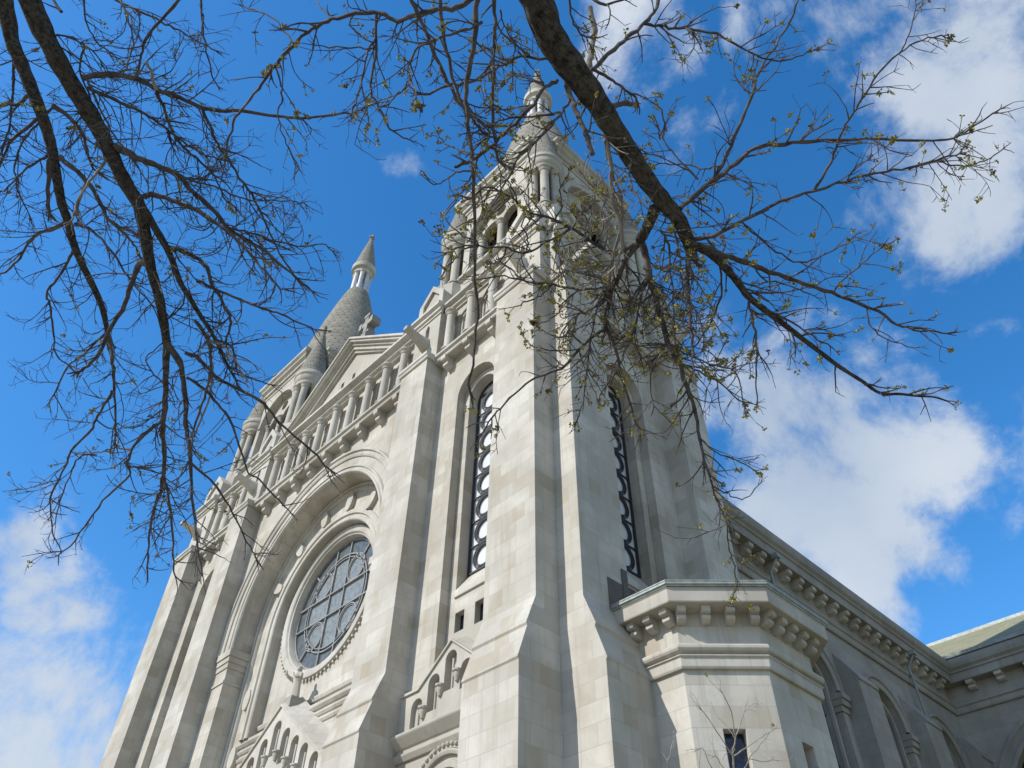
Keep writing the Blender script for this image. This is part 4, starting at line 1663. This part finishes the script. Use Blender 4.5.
LB = [
    ([(167, 345), (166, 370), (165, 400), (163, 430), (164, 450), (164, 475)], 6, 3.5, 1.0),
    ([(164, 470), (160, 490), (155, 505), (151, 522), (148, 545), (148, 572)], 3.2, 1.5, .9),
    ([(164, 472), (169, 500), (172, 530), (173, 555), (174, 576)], 2.8, 1.4, .8),
    ([(167, 343), (179, 362), (184, 390), (186, 425), (190, 450), (192, 488), (195, 520), (198, 548), (202, 572)], 6, 1.4, .9),
    ([(192, 464), (216, 486), (233, 514), (250, 548), (256, 558)], 2.4, 1.2, .4),
    ([(139, 202), (150, 220), (165, 245), (172, 260), (180, 282), (188, 295), (200, 315), (210, 330), (218, 345), (228, 366), (236, 380)], 8, 2.0, .8),
    ([(186, 352), (198, 358), (208, 368), (218, 378), (239, 389), (263, 403), (281, 424), (308, 447), (323, 463), (331, 470)], 3.6, 1.5, .35),
    ([(187, 378), (204, 389), (218, 404), (233, 425), (246, 468), (259, 480), (275, 497), (289, 511)], 2.8, 1.3, .35),
    ([(82, 78), (100, 74), (120, 75), (140, 80), (158, 90), (180, 98), (205, 109), (235, 111), (277, 116), (300, 118), (345, 113), (358, 111)], 5.5, 1.6, .55),
    ([(200, 106), (210, 126), (218, 144), (228, 160), (244, 183), (255, 200), (267, 226), (280, 254), (300, 282)], 3, 1.3, .9),
    ([(87, 88), (110, 97), (130, 107), (150, 117), (163, 126), (178, 138), (200, 152), (224, 160)], 3.6, 1.3, 1.1),
    ([(115, 146), (137, 158), (156, 165), (180, 176), (188, 188), (214, 210), (228, 228), (244, 238), (267, 253), (290, 273), (312, 290)], 6.5, 1.8, 1.0),
    ([(143, 196), (155, 195), (170, 200), (199, 212), (226, 230), (250, 254), (268, 276), (282, 290)], 5, 1.5, 1.0),
    ([(171, 249), (178, 250), (195, 257), (207, 267), (212, 285), (218, 294), (228, 313), (231, 323), (226, 340)], 4.5, 1.8, .8),
    ([(198, 281), (218, 290), (239, 299), (263, 309), (282, 314), (298, 322), (313, 329)], 2.8, 1.3, .45),
    ([(60, 157), (82, 177), (98, 197), (109, 220), (124, 228), (136, 234)], 5, 2.4, .7),
    ([(110, 221), (127, 236), (136, 248), (140, 256)], 3, 1.6, .8),
    ([(74, 224), (88, 228), (107, 245), (125, 273), (137, 288), (152, 305)], 2.8, 1.4, .8),
    ([(68, 222), (55, 228), (40, 233), (28, 243), (20, 258), (8, 270), (-6, 276)], 4, 1.5, .9),
    ([(74, 248), (68, 262), (57, 280), (47, 292), (49, 305), (53, 327), (56, 354), (68, 364)], 2.8, 1.2, .8),
    ([(152, 268), (141, 262), (133, 280), (125, 303), (109, 331), (100, 352), (88, 366), (80, 371)], 5.5, 2.6, .7),
    ([(107, 332), (86, 352), (70, 364), (59, 383), (50, 403)], 2.4, 1.2, .6),
    ([(108, 335), (112, 358), (114, 381), (115, 413), (115, 440)], 4, 1.4, .7),
    ([(113, 391), (101, 411), (92, 428), (72, 451), (65, 467), (52, 492), (51, 518), (53, 537)], 2.6, 1.2, .5),
    ([(164, 418), (155, 426), (135, 445), (127, 463), (130, 475), (108, 496), (89, 520), (71, 545), (58, 555)], 2.8, 1.2, .6),
    ([(131, 449), (115, 448), (100, 452), (78, 454)], 1.8, 1.0, .7),
    ([(97, 455), (81, 456), (72, 470), (60, 500), (55, 522)], 1.6, 1.0, .5),
    ([(119, -8), (129, 23), (133, 43), (129, 60), (124, 74)], 2, 1.2, .6),
    ([(184, -6), (160, 21), (145, 41), (140, 60), (136, 76)], 3, 2.2, .6),
    ([(108, -4), (137, 10), (160, 21), (180, 31), (196, 41), (215, 50)], 2.2, 1.2, .6),
    ([(201, -6), (202, 20), (207, 51), (213, 76)], 2.0, 1.3, .4),
    ([(156, 92), (163, 107), (170, 125), (180, 143), (196, 158), (214, 176), (226, 200)], 3, 1.4, .9),
    ([(55, 150), (40, 160), (22, 172), (5, 190), (-8, 196)], 2.6, 1.2, .9),
    ([(30, 92), (18, 104), (5, 104), (-10, 108)], 4, 2.5, .8),
    ([(48, 112), (30, 125), (12, 140), (2, 160), (-6, 180)], 4, 1.5, .9),
    ([(52, 108), (40, 122), (24, 140), (15, 165), (18, 190), (30, 215)], 2.4, 1.1, .8),
    ([(10, 30), (14, 70), (12, 100), (8, 130), (2, 150)], 3.5, 1.6, .8),
    ([(50, 150), (49, 175), (48, 195), (49, 213)], 4.5, 3.2, .3),
    ([(85, 45), (80, 70), (90, 100), (78, 120), (70, 140)], 2.2, 1.2, .9),
    ([(55, 35), (70, 38), (88, 48), (100, 60)], 2, 1.2, 1.0),
    ([(83, -10), (86, 20), (95, 40), (110, 52)], 1.8, 1.1, .6),
    ([(62, 12), (50, -4)], 3, 2, .5),
    ([(88, 80), (96, 100), (108, 125), (122, 146), (132, 160)], 2.2, 1.2, 1.2),
    ([(52, 105), (70, 118), (84, 138), (88, 158), (95, 170)], 4.5, 1.8, .6),
    ([(180, 176), (196, 182), (214, 186), (236, 196), (254, 200), (290, 201), (305, 204)], 2, 1.1, .7),
    ([(228, 228), (250, 232), (272, 240), (300, 246), (322, 244), (332, 250)], 2, 1.0, .9),
    ([(196, 320), (208, 340), (211, 360), (208, 385), (200, 410), (193, 430), (192, 450)], 3, 1.6, .4),
    ([(218, 340), (232, 348), (236, 362), (238, 372), (252, 378), (270, 385)], 2.2, 1.1, .8),
    ([(157, 292), (165, 318), (176, 312), (184, 300), (183, 285)], 2, 1.4, .6),
    ([(165, 385), (152, 372), (146, 358), (160, 345)], 1.5, 1.0, .5),
]
for pts_, a_, b_, tw_ in LB:
    T.branch(pts_, a_ * 1.12, b_ * 1.15, twigs=tw_ * 1.75)
# a pale broken stem
T.branch([(147, 61), (152, 75), (156, 90)], 2.6, 4.2, 6.2, 6.3, 0, 'palestem', stub=True)
for pts_ in ([(98, 196), (88, 182), (80, 200), (76, 215)], [(112, 150), (100, 168), (86, 186), (76, 206), (72, 220)], [(207, 334), (210, 352), (212, 372), (210, 395), (204, 412), (196, 432)], [(208, 340), (222, 346), (234, 358), (240, 370)]):
    T.branch(pts_, 3.2, 1.8, twigs=.3, mat='palestem')
T.finish()

# ---- the tree overhead: one heavy limb reaching out in front of the near tower
T = Tree('tree', (-0.4, -4.4, 0), 'budding tree with one thick furrowed limb reaching across the near tower', 23, 0.20)
T.branch([(512, -60), (537, 0), (549, 35), (570, 66), (595, 100), (616, 132), (634, 160), (654, 190), (668, 207), (680, 222), (688, 240), (692, 250)], 38, 12, 4.7, 5.35, .08, 'twig', name='trunk', tl=(30, 80),
         pre=[(-.4, -4.4, -.2, .34), (-.4, -4.4, .3, .29), (-.45, -4.3, 3.2, .24), (-.6, -3.7, 5.2, .19), (-.8, -2.0, 6.3, .16)])
CB = [
    ([(688, 243), (705, 250), (720, 262), (737, 281), (748, 296), (765, 310), (785, 325), (799, 336), (820, 352), (840, 367), (862, 381), (880, 393), (900, 394), (918, 396), (934, 397), (947, 401)], 9.5, 1.6, .45, {}),
    ([(690, 245), (705, 248), (725, 256), (745, 262), (763, 269), (796, 281), (832, 293), (855, 302), (878, 312), (903, 327), (925, 331), (946, 333)], 7, 1.5, .5, {}),
    ([(689, 247), (688, 262), (687, 280), (690, 310), (692, 345), (694, 372)], 6.5, 1.6, .7, {}),
    ([(655, 209), (648, 225), (640, 240)], 12, 9.5, 0, {}),
    ([(641, 240), (646, 256), (649, 275), (653, 290), (660, 314), (668, 342), (679, 363), (688, 389), (696, 415), (701, 445), (709, 475), (718, 502), (726, 520)], 8, 1.6, 1.25, {}),
    ([(640, 240), (625, 261), (617, 280), (612, 290), (606, 324), (612, 338), (623, 380), (632, 410), (640, 432)], 7, 1.6, 1.3, {}),
    ([(605, 330), (584, 344), (563, 367), (541, 376), (520, 389), (500, 408), (489, 422), (476, 444)], 3.6, 1.4, .55, {}),
    ([(612, 286), (580, 290), (552, 284), (520, 280), (500, 276), (480, 280)], 3, 1.3, .5, {}),
    ([(636, 243), (615, 253), (595, 243), (572, 229), (555, 220), (529, 212), (518, 204), (502, 192), (486, 188), (468, 200)], 4.5, 1.6, 1.3, {}),
    ([(572, 229), (550, 240), (525, 253), (508, 248), (479, 246), (462, 246), (448, 252)], 2.6, 1.3, 1.0, {}),
    ([(680, 208), (700, 190), (714, 178), (727, 154), (740, 124), (752, 94), (761, 67), (777, 44), (790, 22), (799, -4)], 5.5, 1.6, .5, {}),
    ([(690, 200), (712, 182), (730, 168), (757, 148), (785, 144), (814, 141), (850, 140), (882, 139), (932, 141), (959, 136), (982, 120), (999, 109)], 5.5, 1.5, .5, {}),
    ([(690, 240), (714, 235), (740, 222), (781, 201), (814, 191), (855, 178), (880, 173), (908, 168), (935, 160), (960, 154)], 4.5, 1.5, .6, {}),
    ([(908, 168), (935, 162), (965, 166), (985, 160), (1003, 150)], 2, 1.2, .7, {}),
    ([(814, 191), (831, 161), (841, 134), (852, 115), (861, 101), (878, 74), (898, 54), (922, 40), (944, 36)], 3, 1.3, .55, {}),
    ([(900, 53), (906, 40), (912, 22), (916, 2)], 1.5, 1.0, 1.0, {}),
    ([(594, 70), (609, 53), (628, 37), (645, 23), (656, 8), (659, -10)], 4.6, 3.2, .25, {}),
    ([(645, 24), (665, 27), (684, 29), (717, 34), (747, 50), (767, 60), (791, 60), (812, 50)], 3.4, 1.4, .9, {}),
    ([(592, 68), (609, 78), (622, 88), (635, 97)], 3.6, 2.4, .7, {}),
    ([(566, 82), (572, 100), (578, 117), (586, 136), (592, 154)], 6, 4.6, .2, dict(stub=True)),
    ([(608, 106), (620, 104), (629, 104), (637, 106)], 6.5, 4.6, 0, dict(stub=True)),
    ([(596, 112), (605, 132), (611, 169), (613, 198), (620, 222), (622, 245), (617, 266)], 4.5, 3.4, .5, dict(mat='palestem')),
    ([(604, 140), (612, 170), (622, 200), (620, 230), (612, 262), (608, 290)], 3.4, 2.4, .5, dict(mat='palestem')),
    ([(480, -14), (477, 0), (475, 39), (467, 82), (467, 117), (471, 148), (472, 169), (475, 218), (475, 267), (477, 317), (473, 364), (468, 388)], 6, 2.0, .10, dict(z0=4.2, z1=4.5)),
    ([(495, -12), (495, 20), (494, 59), (493, 117), (496, 148), (499, 162)], 4, 2.6, .4, dict(z0=4.4, z1=4.8)),
    ([(408, -8), (418, 16), (432, 47), (448, 82), (463, 107), (474, 118), (487, 126)], 4.5, 2.8, .5, dict(z0=4.6, z1=4.6)),
    ([(440, 0), (444, 35), (448, 59), (459, 98), (472, 118), (485, 135), (488, 147)], 4, 2.4, .4, dict(z0=4.7, z1=4.7)),
    ([(500, -25), (470, 0), (452, 8), (424, 12), (397, 21), (381, 14), (356, 13), (332, 19), (313, 29), (293, 45), (282, 57), (270, 72), (254, 94), (239, 113), (231, 129), (226, 150)], 6, 1.8, .45, dict(z0=4.7, z1=5.4)),
    ([(377, 15), (376, 40), (375, 59), (371, 92), (380, 107), (389, 127), (398, 134), (409, 140)], 3.4, 1.3, .4, {}),
    ([(276, 67), (281, 86), (281, 102), (279, 117), (283, 135), (290, 152), (300, 170)], 2, 1.1, .4, {}),
    ([(294, 44), (281, 25), (266, 14), (244, 8)], 2, 1.2, .5, {}),
    ([(375, 38), (367, 55), (362, 80), (356, 98), (352, 115)], 2.2, 1.3, .6, {}),
    ([(370, 48), (345, 48), (316, 46)], 1.8, 1.2, .5, {}),
    ([(430, 42), (416, 49), (409, 66), (409, 80), (400, 92), (388, 104), (378, 110)], 2.4, 1.3, .7, {}),
    ([(482, 22), (465, 30), (445, 37), (430, 42)], 3, 2.2, .6, {}),
    ([(558, 80), (545, 88), (530, 108), (510, 128), (490, 148), (472, 160), (455, 167)], 4, 3.2, .4, dict(stub=True)),
    ([(560, 60), (540, 58), (515, 58), (495, 70), (470, 82), (448, 86), (425, 95)], 3, 2.4, .6, {}),
    ([(545, 86), (530, 78), (512, 76), (498, 84)], 2, 1.3, .8, {}),
    ([(570, 100), (556, 120), (540, 138), (522, 152), (508, 176), (500, 192)], 2.8, 1.6, .8, {}),
    ([(560, 112), (540, 116), (510, 118), (488, 126), (470, 136)], 2.4, 1.3, .7, {}),
    ([(740, 222), (757, 236), (776, 252), (800, 262), (822, 256), (844, 244), (855, 236)], 2.2, 1.1, .6, {}),
    ([(748, 296), (752, 320), (757, 345), (756, 375), (758, 400)], 3, 1.3, .6, {}),
    ([(765, 310), (792, 322), (812, 336), (830, 345)], 2.4, 1.3, .8, {}),
    ([(720, 262), (722, 290), (712, 320), (700, 340), (690, 352)], 2.4, 1.3, .8, {}),
    ([(735, 278), (752, 286), (775, 282), (800, 290), (815, 296)], 2, 1.1, .8, {}),
    ([(679, 363), (700, 372), (722, 385), (742, 402)], 2.4, 1.2, .9, {}),
    ([(668, 342), (690, 356), (715, 366), (735, 372), (745, 405)], 2.0, 1.1, .7, {}),
    ([(701, 440), (715, 452), (740, 462), (756, 470)], 1.6, 1.0, .6, {}),
    ([(712, 486), (728, 494), (745, 498), (758, 486)], 1.4, .9, .5, {}),
    ([(726, 518), (729, 545), (734, 565), (737, 585)], 1.6, 1.0, .9, {}),
    ([(832, 293), (845, 278), (862, 264), (880, 248)], 2, 1.2, .7, {}),
    ([(866, 308), (872, 328), (888, 340), (912, 347)], 1.6, 1.0, .4, {}),
    ([(660, 230), (668, 245), (672, 280), (674, 320), (676, 350)], 2.6, 1.4, 1.4, {}),
    ([(672, 218), (678, 250), (684, 290), (700, 320), (705, 350)], 2.4, 1.2, 1.3, {}),
    ([(632, 150), (630, 180), (640, 200), (655, 215)], 2.2, 1.4, .6, {}),
    ([(600, 300), (592, 330), (588, 360), (584, 395), (578, 420)], 2, 1.1, 1.3, {}),
    ([(625, 262), (640, 285), (636, 320), (628, 345), (615, 372), (600, 395)], 2.4, 1.2, 1.4, {}),
    ([(590, 8), (594, 30), (590, 62), (588, 80)], 5, 6, .3, dict(mat='palestem', z0=5.6, z1=5.4)),
    ([(588, -4), (606, 4), (640, -6)], 3, 2, .5, dict(z0=5.6, z1=5.4)),
    ([(570, -6), (572, 20), (582, 34), (590, 38)], 2.4, 1.6, 1.0, dict(z0=5.3, z1=5.4)),
    ([(500, 10), (506, 30), (515, 45), (512, 65)], 2, 1.2, 1.0, dict(z0=4.7, z1=4.9)),
    ([(612, 268), (596, 262), (580, 268), (566, 258)], 2.6, 1.3, 1.4, dict(mat='palestem')),  # palestem side twigs from here: sunlit look put into the paler bark colour
    ([(617, 282), (600, 276), (584, 284), (562, 276), (548, 268)], 2.4, 1.2, 1.4, dict(mat='palestem')),
    ([(610, 292), (590, 310), (572, 318), (560, 336)], 2.4, 1.2, 1.3, {}),
    ([(615, 255), (602, 240), (590, 226), (572, 212)], 2.2, 1.2, 1.4, dict(mat='palestem')),
    ([(646, 258), (660, 270), (672, 264), (690, 276)], 2.2, 1.2, 1.3, {}),
    ([(653, 292), (640, 306), (634, 330), (640, 356)], 2.2, 1.2, 1.3, {}),
    ([(668, 342), (656, 360), (650, 386), (654, 410)], 2.0, 1.1, 1.2, {}),
    ([(622, 200), (606, 196), (592, 186), (580, 172)], 2.0, 1.1, 1.3, dict(mat='palestem')),
    ([(660, 140), (664, 118), (658, 106)], 1.8, 1.2, .6, dict(z0=5.2, z1=5.1)),
    ([(698, 180), (680, 160), (668, 148), (660, 132)], 2.2, 1.2, .6, {}),
    ([(722, 165), (705, 168), (686, 165), (660, 164)], 2.0, 1.2, .8, {}),
]
for pts_, a_, b_, tw_, kw in CB:
    T.branch(pts_, a_, b_ * 1.1, twigs=tw_ * 1.6, **kw)
for pts_ in ([(470, 152), (458, 150), (446, 144), (438, 136)], [(471, 170), (456, 172), (444, 182), (431, 184)], [(471, 178), (458, 196), (448, 212), (440, 224)], [(474, 240), (462, 236), (450, 224), (444, 216)],
             [(479, 246), (462, 250), (452, 262), (444, 270)], [(508, 247), (500, 262), (488, 270), (476, 276)], [(525, 253), (528, 240), (522, 226), (526, 214)], [(502, 192), (492, 206), (484, 220), (488, 236)],
             [(529, 212), (536, 224), (548, 230)], [(518, 204), (512, 186), (504, 178), (498, 164)], [(555, 220), (562, 206), (560, 190), (566, 178)], [(572, 229), (580, 214), (592, 206), (596, 192)],
             [(595, 243), (604, 228), (600, 212), (608, 200)], [(584, 344), (570, 336), (556, 338), (540, 330)], [(563, 367), (552, 356), (538, 350), (528, 342)], [(580, 290), (566, 300), (556, 316), (540, 324)],
             [(552, 284), (540, 296), (530, 300), (516, 306)], [(520, 280), (512, 270), (500, 262), (490, 264)], [(409, 80), (416, 92), (412, 104)], [(400, 92), (392, 96), (384, 100)], [(354, 13), (350, 24), (358, 34)], [(332, 19), (322, 8), (316, 0)]):
    T.branch(pts_, 2.0, 1.2, twigs=1.0, tl=(8, 26), budp=.55)
T.finish()

# ---- young tree in front of the chapel
T = Tree('sapling', (-5.75, 9.4, 0), 'slender pale sapling standing before the canted chapel window', 5, 0.02)
z_ = 12.2
T.branch([(738, 800), (734, 768), (733, 752), (735, 736), (731, 712), (724, 696)], 2.6, .8, 11.6, 11.5, .12, 'saplingbark', tl=(12, 26), name='trunk', pre=[(-5.75, 9.4, -.1, .05), (-5.75, 9.4, .6, .042), (-5.8, 9.42, 3.0, .034)])
for pts_, a_ in (([(733, 756), (716, 730), (702, 710)], 1.3), ([(735, 738), (728, 728), (717, 716)], 1.0), ([(735, 738), (740, 726), (744, 712)], 1.0), ([(734, 756), (750, 745), (762, 737)], 1.5), ([(738, 780), (750, 758), (760, 744), (772, 730)], 1.7),
                 ([(736, 790), (712, 768), (705, 752), (701, 748)], 1.2), ([(750, 759), (764, 762), (772, 760)], 1.0), ([(730, 800), (680, 775), (668, 764), (671, 752)], 1.2), ([(734, 780), (722, 766), (716, 756)], 1.0)):
    T.branch(pts_, a_, .7, twigs=.25, mat='saplingbark', tl=(8, 20))
T.finish()
